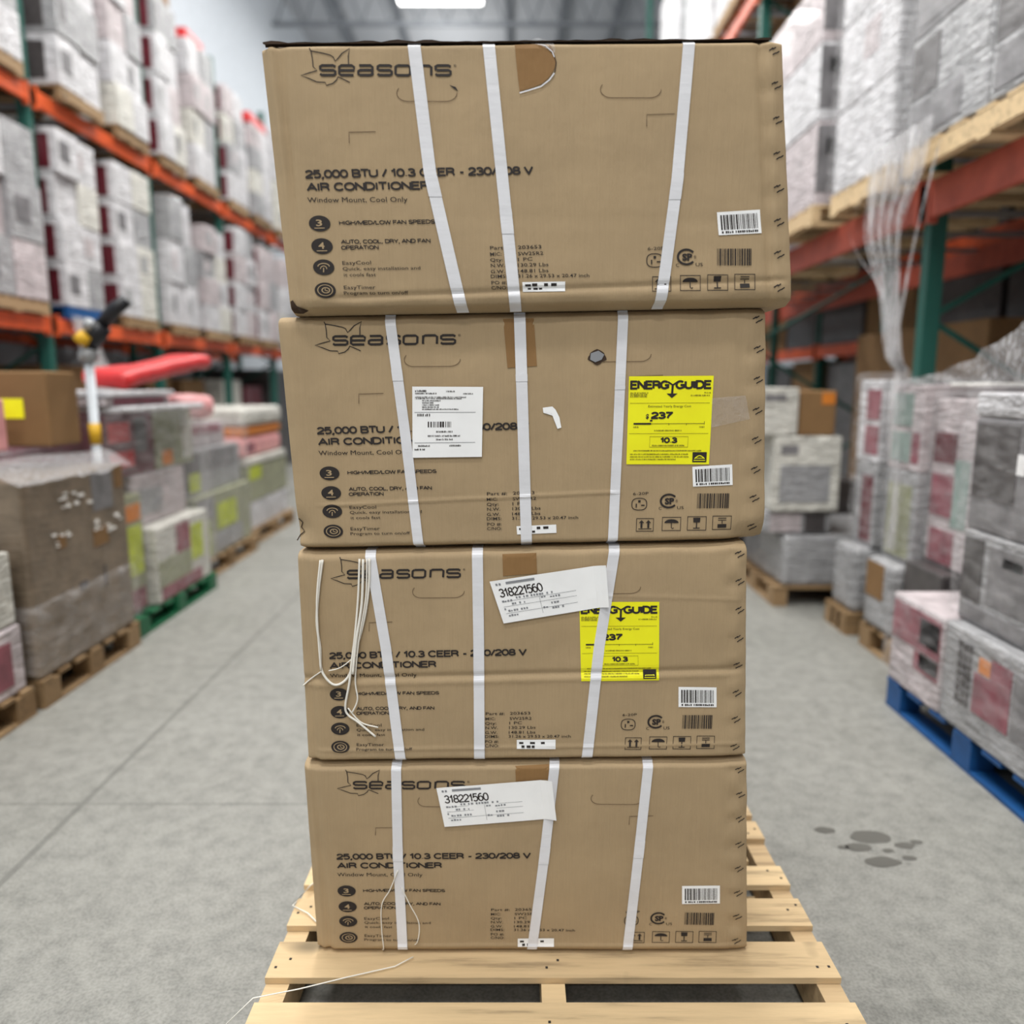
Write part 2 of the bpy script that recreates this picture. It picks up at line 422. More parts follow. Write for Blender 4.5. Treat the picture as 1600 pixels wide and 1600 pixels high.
class Carton:
    """front face is bilinear between four corners (x, z); s runs right, t runs down"""
    def __init__(s, corners, dents, yoff=0.0):
        s.c = corners; s.dents = dents; s.y = CARTON_Y + yoff
    def xz(s, a, t):
        (x0, z0), (x1, z1), (x2, z2), (x3, z3) = s.c
        tx, tz = x0 + (x1 - x0) * a, z0 + (z1 - z0) * a
        bx, bz = x3 + (x2 - x3) * a, z3 + (z2 - z3) * a
        return tx + (bx - tx) * t, tz + (bz - tz) * t
    def st(s, u, v):
        X, Z = wall_xz(u, v, s.y); a, t = 0.5, 0.5
        for _ in range(6):
            x, z = s.xz(a, t)
            a += (X - x) / (s.c[1][0] - s.c[0][0]); t -= (Z - z) / (s.c[0][1] - s.c[3][1])
        return a, t
    def bulge(s, a, t):
        d = 0.0016 * noise.noise((a * 5, t * 3, s.c[0][1] * 7)) + 0.0006 * noise.noise((a * 14, t * 9, s.c[0][1] * 3)) + 0.030 * smoothstep(0.972, 1.0, t) + 0.012 * (1 - smoothstep(0.0, 0.022, t))
        for f in s.dents: d += f(a, t)
        return d
    def pt(s, a, t, off=0.0):
        x, z = s.xz(a, t)
        return Vector((x, s.y + s.bulge(a, t) - off, z))

def build_carton(c, label):
    x = [p[0] for p in c.c]; z = [p[1] for p in c.c]
    ox, oz = sum(x) / 4, min(z)
    vs, fs = rounded_box(0.53, DEPTH / 2, 0.255, 0.005, 2, (150, 8, 130))
    out = []
    for v in vs:
        a, t = v.x / 1.06 + 0.5, 0.5 - v.z / 0.51
        X, Z = c.xz(a, t)
        k = smoothstep(DEPTH / 2, -DEPTH / 2, v.y)
        out.append((X - ox, v.y + DEPTH / 2 + c.bulge(a, t) * smoothstep(0.25, 1.0, k), Z - oz))
    o = mobj('cardboard_carton', out, fs, KRAFT, loc=(ox, c.y, oz), smooth=True)
    tag(o, label, 'box', 'stacked air conditioner cartons')
    c.o = o; c.org = Vector((ox, c.y, oz))
    return o

class Print:
    """collects flat shapes in the carton front's (s, t) and lays them on its surface"""
    def __init__(s, c, off): s.c = c; s.off = off; s.v = []; s.f = []
    def add(s, st, faces):
        n = len(s.v)
        s.v += [s.c.pt(a, t, s.off) - s.c.org for a, t in st]
        s.f += [tuple(i + n for i in f) for f in faces]
    def stroke(s, pts, wd, closed=False):
        # pts in (s,t); wd is a pair: half widths in s and t
        n = len(pts); L = []; R = []
        ws, wt = wd
        for i in range(n):
            p0 = pts[i - 1] if (i or closed) else pts[0]; p1 = pts[(i + 1) % n] if (i < n - 1 or closed) else pts[-1]
            dx, dy = (p1[0] - p0[0]) / ws, (p1[1] - p0[1]) / wt
            l = math.hypot(dx, dy) or 1
            nx, ny = -dy / l * ws, dx / l * wt
            L.append((pts[i][0] + nx, pts[i][1] + ny)); R.append((pts[i][0] - nx, pts[i][1] - ny))
        m = n if closed else n - 1
        s.add(L + R, [(i, (i + 1) % n, n + (i + 1) % n, n + i) for i in range(m)])
    def quad(s, p, nx=1, ny=1):
        # p: TL TR BR BL in (s,t)
        st = []
        for j in range(ny + 1):
            for i in range(nx + 1):
                a, b = i / nx, j / ny
                st.append(tuple((p[0][k] * (1 - a) + p[1][k] * a) * (1 - b) + (p[3][k] * (1 - a) + p[2][k] * a) * b for k in (0, 1)))
        s.add(st, [(j * (nx + 1) + i, (j + 1) * (nx + 1) + i, (j + 1) * (nx + 1) + i + 1, j * (nx + 1) + i + 1) for j in range(ny) for i in range(nx)])
    def ell(s, c, ra, rt, n=24, hole=0.0):
        P = [(c[0] + ra * math.cos(2 * math.pi * k / n), c[1] + rt * math.sin(2 * math.pi * k / n)) for k in range(n)]
        if not hole: s.ring(P)
        else:
            Q = [(c[0] + (p[0] - c[0]) * hole, c[1] + (p[1] - c[1]) * hole) for p in P]
            s.add(P + Q, [(k, n + k, n + (k + 1) % n, (k + 1) % n) for k in range(n)])
    def ring(s, P, k=5):
        n = len(P); cx = sum(p[0] for p in P) / n; cy = sum(p[1] for p in P) / n; V = []
        for j in range(k):
            f = 1 - j / k
            V += [(cx + (p[0] - cx) * f, cy + (p[1] - cy) * f) for p in P]
        V.append((cx, cy)); F_ = []
        for j in range(k - 1):
            F_ += [(j * n + i, j * n + (i + 1) % n, (j + 1) * n + (i + 1) % n, (j + 1) * n + i) for i in range(n)]
        F_ += [((k - 1) * n + i, (k - 1) * n + (i + 1) % n, k * n) for i in range(n)]
        s.add(V, F_)
    def text(s, txt, l, r, cap, bold=0.02, up=None):
        # l, r: baseline ends in (s,t); cap: height in t (or up=(ds,dt) vector)
        vs, fs = text_poly(txt, bold)
        ux, uy = up or (0, -cap)
        s.add([(l[0] + (r[0] - l[0]) * x + ux * y, l[1] + (r[1] - l[1]) * x + uy * y) for x, y in vs], fs)
    def caps(s, txt, l, r, up, wd):
        # block capitals between baseline ends l, r in (s,t); up is the cap-height vector
        tot = sum(GL[ch][0] for ch in txt); x = 0
        for ch in txt:
            w_, strokes = GL[ch]
            for st in strokes:
                Q = [(l[0] + (r[0] - l[0]) * (x + px) / tot + up[0] * py, l[1] + (r[1] - l[1]) * (x + px) / tot + up[1] * py) for px, py in st]
                runs = [[Q[0]]]
                for i in range(1, len(Q)):
                    runs[-1].append(Q[i])
                    if i < len(Q) - 1:
                        a = Vector(((Q[i][0] - Q[i - 1][0]) / wd[0], (Q[i][1] - Q[i - 1][1]) / wd[1])); b = Vector(((Q[i + 1][0] - Q[i][0]) / wd[0], (Q[i + 1][1] - Q[i][1]) / wd[1]))
                        if a.length > 1e-6 and b.length > 1e-6 and a.angle(b) > 0.6: runs.append([Q[i]])
                for k, u in enumerate(runs):
                    def ext(p, q, f=0.7):
                        d = Vector(((p[0] - q[0]) / wd[0], (p[1] - q[1]) / wd[1]))
                        if d.length < 1e-6: return p
                        d = d.normalized() * f; return (p[0] + d.x * wd[0], p[1] + d.y * wd[1])
                    u2 = list(u)
                    if len(u2) < 2: continue
                    if k > 0: u2[0] = ext(u[0], u[1])
                    if k < len(runs) - 1: u2[-1] = ext(u[-1], u[-2])
                    s.stroke(u2, wd)
            x += w_
    def obj(s, name, mat, parent=None): return mobj(name, s.v, s.f, mat, parent or s.c.o)

C1 = [wall_xz(*p, CARTON_Y - 0.035) for p in ((403, 66), (1224, 59), (1240, 474), (451, 489))]
C2 = [wall_xz(*p) for p in ((431, 497), (1199, 482), (1197, 846), (467, 862))]
C3 = [wall_xz(*p) for p in ((462, 865), (1169, 851), (1167, 1188), (480, 1194))]
C4 = [wall_xz(*p) for p in ((472, 1198), (1169, 1191), (1169, 1491), (494, 1494))]
# seat each carton on the one below
def seat(low, up):
    m = [((low[a][1] + up[b][1]) / 2) for a, b in ((0, 3), (1, 2))]
    up[3] = (up[3][0], m[0] + 0.0005); up[2] = (up[2][0], m[1] + 0.0005)
    sl = (up[2][1] - up[3][1]) / (up[2][0] - up[3][0])
    for a in (0, 1): low[a] = (low[a][0], up[3][1] + sl * (low[a][0] - up[3][0]) - 0.001)
C4[2] = (C4[2][0], 0.1405); C4[3] = (C4[3][0], 0.1405)
seat(C4, C3); seat(C3, C2); seat(C2, C1)

def crease_v(a0, a1, d, wdt=0.008):      # a vertical fold line from a0 (top) to a1 (bottom)
    return lambda a, t: d * math.exp(-((a - (a0 + (a1 - a0) * t)) / wdt) ** 2)
def crease_h(t0, t1, d, wdt=0.012, a0=0.0, a1=1.0):
    return lambda a, t: d * math.exp(-((t - (t0 + (t1 - t0) * a)) / wdt) ** 2) * smoothstep(a0, a0 + 0.06, a) * smoothstep(a1, a1 - 0.03, a)
def edge_left(wt, wb, d):                # crushed left corner: the face falls back there
    return lambda a, t: d * (1 - smoothstep(0, wt + (wb - wt) * t, a))
def edge_right(w_, d):
    return lambda a, t: d * smoothstep(1 - w_, 1, a) * (0.9 + 0.9 * noise.noise((t * 9, d * 900, 2)))
def edge_top(w_, d): return lambda a, t: d * (1 - smoothstep(0, w_, t)) * (0.7 + 0.6 * math.sin(a * 23) ** 2)
def edge_bot(w_, d, ph=0): return lambda a, t: d * smoothstep(1 - w_, 1, t) * (0.7 + 0.5 * math.sin(a * 19 + ph) ** 2)
def spot(a0, t0, ra, rt, d): return lambda a, t: d * math.exp(-((a - a0) / ra) ** 2 - ((t - t0) / rt) ** 2)
def stitches(d): return lambda a, t: 0.6 * d * (1 + noise.noise((t * 13, d * 700, 5))) * math.exp(-((a - 0.968) / 0.016) ** 2) * (0.5 + 0.5 * math.cos((t - 0.05) * 2 * math.pi * 7.6))

CARTONS = [
 Carton(C1, [edge_left(0.03, 0.045, 0.016), crease_v(0.034, 0.034, 0.006, 0.007), crease_v(0.02, 0.022, -0.005, 0.006), crease_v(0.045, 0.015, 0.004, 0.006),
             crease_h(0.945, 0.90, 0.004, 0.012, 0.06), edge_bot(0.06, 0.009), edge_top(0.02, 0.004), crease_v(0.955, 0.955, 0.006, 0.006), crease_v(0.975, 0.968, -0.004, 0.007),
             edge_right(0.02, 0.006), stitches(0.004), crease_v(0.32, 0.33, 0.0012, 0.004), crease_v(0.29, 0.28, 0.001, 0.004), crease_h(0.62, 0.68, 0.0006, 0.03, 0.3)], -0.035),
 Carton(C2, [edge_left(0.02, 0.03, 0.008), edge_top(0.05, 0.006), edge_bot(0.04, 0.008, 1), crease_h(0.80, 0.745, -0.0025, 0.006, 0.03, 0.7), edge_right(0.03, 0.008), stitches(0.004),
             spot(0.985, 0.99, 0.05, 0.06, 0.03), spot(0.006, 0.9, 0.02, 0.06, 0.014), crease_v(0.945, 0.945, 0.002, 0.006)]),
 Carton(C3, [edge_left(0.03, 0.035, 0.010), crease_v(0.018, 0.02, 0.005, 0.007), edge_top(0.04, 0.006), crease_h(0.585, 0.565, 0.004, 0.014, -0.1), crease_h(0.615, 0.59, -0.002, 0.014, -0.1),
             crease_h(0.93, 0.915, -0.002, 0.008, 0.0), edge_bot(0.04, 0.006, 2), edge_right(0.03, 0.010), stitches(0.005), crease_h(0.15, 0.25, -0.0012, 0.008, 0.5)]),
 Carton(C4, [edge_left(0.025, 0.045, 0.014), crease_v(0.022, 0.032, 0.006, 0.007), crease_v(0.012, 0.018, -0.004, 0.006), edge_top(0.03, 0.005), edge_bot(0.03, 0.005, 3), edge_right(0.03, 0.008),
             stitches(0.006), crease_h(0.955, 0.955, -0.002, 0.008, 0.1)]),
]
CLABEL = ['topmost kraft carton of the air conditioner stack, with the largest torn tape flap',
          'second kraft carton from the top, with yellow energy label and square white label',
          'third kraft carton from the top, with white cords hanging over its left side',
          'bottom kraft carton of the stack, standing on the pale wooden pallet']
for c, l in zip(CARTONS, CLABEL): build_carton(c, l)

# ---- the same printing on all four, laid out from the top carton
REF = CARTONS[0]
P = REF.st
PXS = 1 / (P(900, 280)[0] - P(899, 280)[0]); PXT = 1 / (P(800, 281)[1] - P(800, 280)[1])
def W(px): return px / PXS, px / PXT
OFF = 0.0013

def logo_letters():
    R = {'s': [[(1, .14), (.86, 0), (.13, 0), (0, .12), (0, .36), (.13, .49), (.87, .49), (1, .62), (1, .87), (.87, 1), (.12, 1), (0, .86)]],
         'e': [[(0, .51), (1, .51), (1, .15), (.86, 0), (.14, 0), (0, .15), (0, .85), (.14, 1), (.97, 1)]],
         'a': [[(.06, 0), (.82, 0), (.94, .14), (.94, .9), (1.0, 1.0)], [(.94, .48), (.13, .48), (0, .6), (0, .88), (.13, 1), (.8, 1), (.94, .9)]],
         'o': [[(.14, 0), (.86, 0), (1, .15), (1, .85), (.86, 1), (.14, 1), (0, .85), (0, .15), (.14, 0)]],
         'n': [[(0, 1), (0, 0)], [(0, .15), (.14, 0), (.86, 0), (1, .15), (1, 1)]]}
    xs = [(180, 322), (357, 493), (533, 672), (712, 843), (877, 1013), (1070, 1208), (1247, 1388)]
    return [(ch, a, b, R[ch]) for ch, (a, b) in zip('seasons', xs)]
LEAF = [[(455, 410), (378, 372), (345, 358), (332, 388), (298, 420), (238, 438), (228, 410), (150, 405), (70, 370), (2, 345), (75, 322), (152, 300), (115, 262), (110, 195), (96, 122), (80, 92)],
        [(95, 118), (200, 138), (272, 156), (300, 172), (320, 212), (346, 186), (382, 140), (452, 95), (440, 165), (443, 240)]]
def zz(x, y): return P(470 + x / 5.926, 60 + y / 5.926)

TEXTS = [('25,000 BTU / 10.3 CEER - 230/208 V', (478, 278), (833, 271.5), 12.2, 0.035), ('AIR CONDITIONER', (480.5, 298), (672, 295), 12.2, 0.035),
         ('Window Mount, Cool Only', (481, 316.5), (637, 315.5), 8, 0.0), ('HIGH/MED/LOW FAN SPEEDS', (530, 351), (680, 349), 6, 0.0),
         ('AUTO, COOL, DRY, AND FAN', (533.4, 380.5), (673, 378.7), 6, 0.0), ('OPERATION', (533.4, 389.8), (592, 389), 6, 0.0),
         ('EasyCool', (535.3, 413.7), (580, 413), 6, 0.0), ('Quick, easy installation and', (535.8, 422.5), (657, 421), 5.4, 0.0), ('it cools fast', (537.8, 432), (587.5, 431.5), 5.4, 0.0),
         ('EasyTimer', (537.8, 452), (587, 451.5), 6, 0.0), ('Program to turn on/off', (537.8, 460.5), (638, 459.5), 5.4, 0.0)]
SPEC = [('Part #:', 766, 800, '203653', 846), ('MIC:', 766, 784, 'SW25R2', 849), ('Qty:', 766, 786, '1 PC', 832), ('N.W.', 767, 789, '130.29 Lbs', 857),
        ('G.W.', 767, 789, '148.81 Lbs', 857), ('DIMS:', 767, 792, '31.26 x 29.53 x 20.47 inch', 921), ('PO #:', 768, 792, None, 0), ('C/NO:', 768, 793, None, 0)]
SPECY = [390, 400, 409, 417.7, 427, 434.7, 444.5, 452.5]

def print_carton(c):
    k = Print(c, OFF)
    for ch, a, b, strokes in logo_letters():
        for st in strokes: k.stroke([zz(a + (b - a) * x, 252 + 90 * y) for x, y in st], W(1.9))
    k.text('®', P(709, 105), P(713.5, 105), 4 / PXT, 0.0)
    k.obj('brand_lettering', INK)
    k = Print(c, OFF)
    for t, l, r, cap, bold in TEXTS[:2]: k.caps(t, P(*l), P(*r), (0, -(cap - 1.6) / PXT), W(1.5))
    t, l, r, cap, bold = TEXTS[2]; k.text(t, P(*l), P(*r), cap / PXT, bold)
    k.obj('title_lettering', INK)
    for lo, hi in ((3, 4), (4, 6), (6, 9), (9, 11)):
        k = Print(c, OFF)
        for t, l, r, cap, bold in TEXTS[lo:hi]:
            if t.isupper(): k.caps(t, P(*l), P(*r), (0, -(cap - 0.6) / PXT), W(0.66))
            else: k.text(t, P(*l), P(*r), cap / PXT, bold)
        k.obj('feature_lettering', INK)
    k = Print(c, OFF)
    for L in LEAF: k.stroke([zz(*p) for p in L], W(0.75))
    k.obj('leaf_emblem', INK)
    k = Print(c, OFF)
    for y, (t, x0, x1, v, xr) in zip(SPECY, SPEC):
        k.text(t, P(x0, y), P(x1, y - 0.4), 5.6 / PXT, 0.005)
        if v: k.text(v, P(809.5, y - 0.8), P(xr, y - 1.8), 5.6 / PXT, 0.005)
    k.obj('specification_lettering', INK)
    # feature badges
    for i, p in enumerate(((499.7, 349.4), (503.4, 384.8), (506, 417.7), (508.5, 453.7))):
        k = Print(c, OFF); g = Print(c, OFF + 0.0006)
        k.ell(P(*p), 16.8 / PXS, 12.6 / PXT, 32)
        if i < 2:
            g.text('34'[i], P(p[0] - 5, p[1] + 4), P(p[0] + 4.5, p[1] + 4), 10 / PXT, 0.02); g.stroke([P(p[0] - 8, p[1] + 7.5), P(p[0] + 8, p[1] + 7.2)], W(0.7))
        elif i == 2:
            g.stroke([P(p[0] + 9 * math.cos(q), p[1] - 1 + 5 * math.sin(q)) for q in [math.pi + j * math.pi / 8 for j in range(9)]], W(0.8))
            g.stroke([P(p[0] + 5 * math.cos(q), p[1] + 3 + 5 * math.sin(q)) for q in [math.pi + j * math.pi / 8 for j in range(9)]], W(0.7))
            g.stroke([P(p[0], p[1] + 1), P(p[0], p[1] + 8)], W(0.8))
        else:
            g.ell(P(*p), 12.5 / PXS, 9.3 / PXT, 28, 0.88); g.ell(P(p[0] + 1, p[1]), 7 / PXS, 5 / PXT, 20, 0.72); g.stroke([P(p[0], p[1] - 3), P(p[0], p[1]), P(p[0] + 4, p[1] + 1)], W(0.7))
        o = k.obj('feature_badge', INK); g.obj('badge_symbol', KRAFT, o)
    # handling marks
    k = Print(c, OFF)
    for x0, x1, y0, y1 in ((1019.5, 1048, 432.5, 455), (1063, 1094, 430.5, 454), (1105.5, 1137, 429.5, 453.5), (1148, 1179.5, 428.5, 452.5)):
        k.stroke([P(x0, y0), P(x1, y0), P(x1, y1), P(x0, y1)], W(0.75), True)
    for x in (1028, 1039.5):
        k.stroke([P(x, 449), P(x, 437.5)], W(1.7)); k.stroke([P(x - 3.6, 440.5), P(x, 436), P(x + 3.6, 440.5)], W(0.8))
    k.stroke([P(1023, 451), P(1045, 450.7)], W(0.7))
    k.add([P(1078.5 + 12 * math.cos(q), 440.5 + 6.5 * math.sin(q)) for q in [math.pi + j * math.pi / 12 for j in range(13)]], [tuple(range(13))])
    k.stroke([P(1078.5, 440), P(1078.5, 449), P(1081, 450.5), P(1082.5, 449)], W(0.7))
    k.quad([P(1115, 431.5), P(1127, 431.3), P(1126.5, 439.5), P(1115.5, 439.7)]); k.stroke([P(1121, 439), P(1121, 449)], W(0.9)); k.stroke([P(1115.5, 450), P(1126.5, 449.8)], W(0.9))
    k.quad([P(1156.5, 443), P(1171.5, 442.7), P(1171.5, 449.2), P(1156.5, 449.5)])
    k.stroke([P(1157, 432.5), P(1171, 432.3)], W(0.7)); k.stroke([P(1157, 436), P(1171, 435.8)], W(0.7)); k.stroke([P(1164, 437), P(1164, 442)], W(0.7))
    # plug mark and certification mark
    k.text('6-20P', P(1012, 391), P(1038, 390), 5 / PXT, 0.0)
    k.stroke([P(1023 + 12.5 * math.copysign(abs(math.cos(q)) ** .75, math.cos(q)), 407 + 10.5 * math.copysign(abs(math.sin(q)) ** .75, math.sin(q))) for q in [j * math.pi / 14 for j in range(28)]], W(0.7), True)
    k.quad([P(1021, 400), P(1025, 400), P(1025, 404), P(1021, 404)]); k.quad([P(1017, 406), P(1019, 406), P(1019, 413), P(1017, 413)]); k.quad([P(1026, 408), P(1032, 408), P(1032, 410), P(1026, 410)])
    A = [j * math.pi / 14 for j in range(3, 26)]
    k.stroke([P(1072.5 + 13.5 * math.cos(q), 401.5 + 11.5 * math.sin(q)) for q in A], W(1.7))
    k.text('SP', P(1066, 407), P(1082, 406.5), 10.5 / PXT, 0.05)
    k.text('®', P(1084, 404), P(1088, 404), 5 / PXT, 0.0)
    k.text('C', P(1056, 417), P(1061, 417), 5.5 / PXT, 0.0); k.text('US', P(1087, 416), P(1098, 415.8), 5.5 / PXT, 0.0)
    k.obj('handling_marks', INK)
    # printed barcode
    k = Print(c, OFF); rr = random.Random(3); x = 1120.5
    while x < 1174:
        wd = rr.choice((0.8, 0.8, 1.4, 2.2)); k.quad([P(x, 388.5), P(x + wd, 388.5), P(x + wd, 414.5), P(x, 414.7)]); x += wd + rr.choice((0.7, 0.9, 1.6))
    k.obj('printed_barcode', INK)
    # perforated hand holds, corner guides
    for (x0, x1, y0, y1) in ((620, 714, 132.5, 158.5), (938, 1033, 127, 153)):
        k = Print(c, OFF)
        r = 13; q = [j * math.pi / 10 for j in range(11)]
        arc = [P(x1 - r * 1.3 + r * 1.3 * math.cos(a), (y0 + y1) / 2 + (y1 - y0) / 2 * math.sin(a)) for a in q[:6]]
        arc += [P(x0 + r * 1.3 + r * 1.3 * math.cos(a), (y0 + y1) / 2 + (y1 - y0) / 2 * math.sin(a)) for a in q[5:] + [math.pi * 1.1, math.pi * 1.2]]
        k.stroke(arc, W(0.55)); k.obj('hand_hold_perforation', INK_SOFT)
    for pts in (((546, 224), (545.5, 207), (587, 206)), ((1010.4, 197.6), (1010.4, 179.4), (1054, 178))):
        k = Print(c, OFF); k.stroke([P(*p) for p in pts], W(0.6)); k.obj('corner_guide', INK_SOFT)
    # stapled seam
    for (x, y) in ((1209.7, 80), (1213, 133.5), (1215, 188), (1216, 243), (1216.5, 295), (1217, 347.6), (1217, 398), (1217, 450)):
        k = Print(c, OFF)
        for dx, dy in ((-5, -3), (0, -4.5), (0, 4), (6, 1)):
            k.stroke([P(x - 3 + dx, y + 2 + dy), P(x + 3 + dx, y - 2 + dy)], W(0.9))
        k.obj('seam_staple', INK)
for c in CARTONS: print_carton(c)

# ---- straps
def strap(c, pts, wpx):
    st = []
    for u, v in pts: st.append(c.st(u, v))
    st[0] = (st[0][0], 0.0); st[-1] = (st[-1][0], 1.0)
    fine = []
    for (a, b) in zip(st, st[1:]):
        for i in range(70): fine.append((a[0] + (b[0] - a[0]) * i / 70, a[1] + (b[1] - a[1]) * i / 70))
    fine.append(st[-1])
    hw = wpx / 2 / (c.st(900, pts[0][1])[0] - c.st(899, pts[0][1])[0]) ** -1
    vs = []; fs = []
    n = len(fine)
    def ring(a, off):
        return [c.pt(a[0] - hw, a[1], off) - c.org, c.pt(a[0] + hw, a[1], off) - c.org]
    for a in fine:
        o = ring(a, 0.0036); i = ring(a, 0.0020)
        vs += [o[0], o[1], i[1], i[0]]
    # over the lid to the back
    top = fine[0]
    for y in (0.012, DEPTH - 0.01):
        p0, p1 = c.pt(top[0] - hw, 0.0) - c.org, c.pt(top[0] + hw, 0.0) - c.org
        q = [Vector((p0.x, y, p0.z)), Vector((p1.x, y, p1.z))]
        vs += [q[0] + Vector((0, 0, 0.0003)), q[1] + Vector((0, 0, 0.0003)), q[1] + Vector((0, 0, 0.0001)), q[0] + Vector((0, 0, 0.0001))]
    order = [n + 1, n] + list(range(n))
    for i, j in zip(order, order[1:]):
        for k in range(4): fs.append((i * 4 + k, j * 4 + k, j * 4 + (k + 1) % 4, i * 4 + (k + 1) % 4))
    fs.append((order[-1] * 4, order[-1] * 4 + 1, order[-1] * 4 + 2, order[-1] * 4 + 3))
    o = mobj('strap', vs, fs, STRAP, c.o)
    # overlapped weld near mid height
    return o, fine, hw
STRAPS = [[([(646, 63), (672, 270), (722, 487)], 20, (0.52, 0.59)), ([(763, 64), (788, 310), (806, 485)], 19, (0.55, 0.66)), ([(1077, 60), (1058, 280), (1031, 475)], 18.5, (0.48, 0.58))],
          [([(609, 498), (635, 690), (655, 860)], 16.5, (0.22, 0.26)), ([(812, 493), (818, 690), (823, 858)], 18, (0.24, 0.27)), ([(974, 488), (965, 680), (957, 856)], 16, (0.3, 0.32))],
          [([(578, 868), (603, 1010), (627, 1190)], 16.5, None), ([(746, 864), (748, 1000), (749, 1188)], 17, None), ([(961, 860), (936, 1010), (916, 1187)], 17, None)],
          [([(619, 1196), (622, 1340), (630, 1490)], 15.5, (0.44, 0.52)), ([(867, 1195), (850, 1340), (830, 1488)], 15.5, (0.44, 0.53)), ([(1013, 1190), (998, 1330), (979, 1488)], 15.5, (0.44, 0.53))]]
for c, L in zip(CARTONS, STRAPS):
    for pts, wd, seal in L:
        o, fine, hw = strap(c, pts, wd)
        if seal:
            k = Print(c, 0.0044)
            n = len(fine); i0, i1 = int(seal[0] * (n - 1)), max(int(seal[0] * (n - 1)) + 1, int(seal[1] * (n - 1)))
            seg = fine[i0:i1 + 1]
            k.add([(a - hw * 1.04, t) for a, t in seg] + [(a + hw * 1.04, t) for a, t in seg], [(i, i + 1, len(seg) + i + 1, len(seg) + i) for i in range(len(seg) - 1)])
            k.obj('strap_weld', STRAP, o)

# ---- stickers
def corners(c, pts): return [c.st(*p) for p in pts]
def lerp2(q, a, b): return tuple((q[0][k] * (1 - a) + q[1][k] * a) * (1 - b) + (q[3][k] * (1 - a) + q[2][k] * a) * b for k in (0, 1))
def sticker(c, name, mat, pts, off, n=30):
    q = corners(c, pts); k = Print(c, off); k.quad(q, n, n)
    # a thin edge so the paper has thickness
    o = k.obj(name, mat)
    return o, q
def qtext(k, q, txt, x0, x1, y, cap, bold=0.01):
    l, r = lerp2(q, x0, y), lerp2(q, x1, y); u = lerp2(q, x0, y - cap)
    k.text(txt, l, r, 0, bold, up=(u[0] - l[0], u[1] - l[1]))
def qcaps(k, q, txt, x0, x1, y, cap, wd):
    l, r = lerp2(q, x0, y), lerp2(q, x1, y); u = lerp2(q, x0, y - cap)
    k.caps(txt, l, r, (u[0] - l[0], u[1] - l[1]), W(wd))
def qrect(k, q, x0, x1, y0, y1): k.quad([lerp2(q, x0, y0), lerp2(q, x1, y0), lerp2(q, x1, y1), lerp2(q, x0, y1)])
def qdash(k, q, x0, x1, y, cap, seed=1):
    r = random.Random(seed * 31 + int(y * 997) + int(x0 * 613)); x = x0; a = (x1 - x0); w = cap * 0.55
    while x < x1 - w * 0.4:
        h = cap * r.choice((1.0, 1.0, 0.75))
        qrect(k, q, x, min(x + w * r.uniform(0.5, 0.85), x1), y - h, y)
        x += w * r.choice((1.0, 1.0, 1.0, 1.0, 1.7))
def qbars(k, q, x0, x1, y0, y1, seed, step=0.012):
    r = random.Random(seed); x = x0
    while x < x1:
        wd = step * r.choice((1, 1, 1.8, 2.6)); qrect(k, q, x, min(x + wd, x1), y0, y1); x += wd + step * r.choice((0.9, 1.3, 2))

for c, pts, sd in ((CARTONS[0], ((1120, 331.8), (1187.2, 327.5), (1190, 364.3), (1122.8, 367.8)), 1), (CARTONS[1], ((1081.6, 729.3), (1143.8, 725.4), (1144.6, 757.7), (1082.7, 760.3)), 2),
                   (CARTONS[2], ((1060, 1073), (1119.5, 1074), (1119.5, 1105), (1060, 1104.5)), 3), (CARTONS[3], ((1065.5, 1383.7), (1124.5, 1383), (1124.5, 1411), (1065.5, 1412)), 4)):
    o, q = sticker(c, 'barcode_label', PAPER, pts, 0.0014)
    k = Print(c, 0.0021); qbars(k, q, 0.07, 0.93, 0.14, 0.78, 11, 0.014)
    qdash(k, q, 0.08, 0.92, 0.93, 0.09); k.obj('barcode_lettering', INK, o)
for c, pts, t1 in ((CARTONS[0], ((816, 441), (883, 440), (883, 455), (817, 456)), 'a'), (CARTONS[1], ((807, 822), (869, 819.5), (869.5, 832.5), (808, 835)), 'a'),
                   (CARTONS[2], ((807.5, 1155.5), (868, 1155), (868, 1170), (807.5, 1169)), 'bb'), (CARTONS[3], ((809, 1466), (865.5, 1465.5), (865.5, 1478), (809, 1478.5)), 'bb')):
    o, q = sticker(c, 'serial_label', PAPER, pts, 0.0014, 3)
    k = Print(c, 0.0021); qdash(k, q, 0.06, 0.85, 0.46, 0.30, len(t1)); qdash(k, q, 0.12, 0.5, 0.85, 0.24); k.obj('serial_lettering', INK, o)

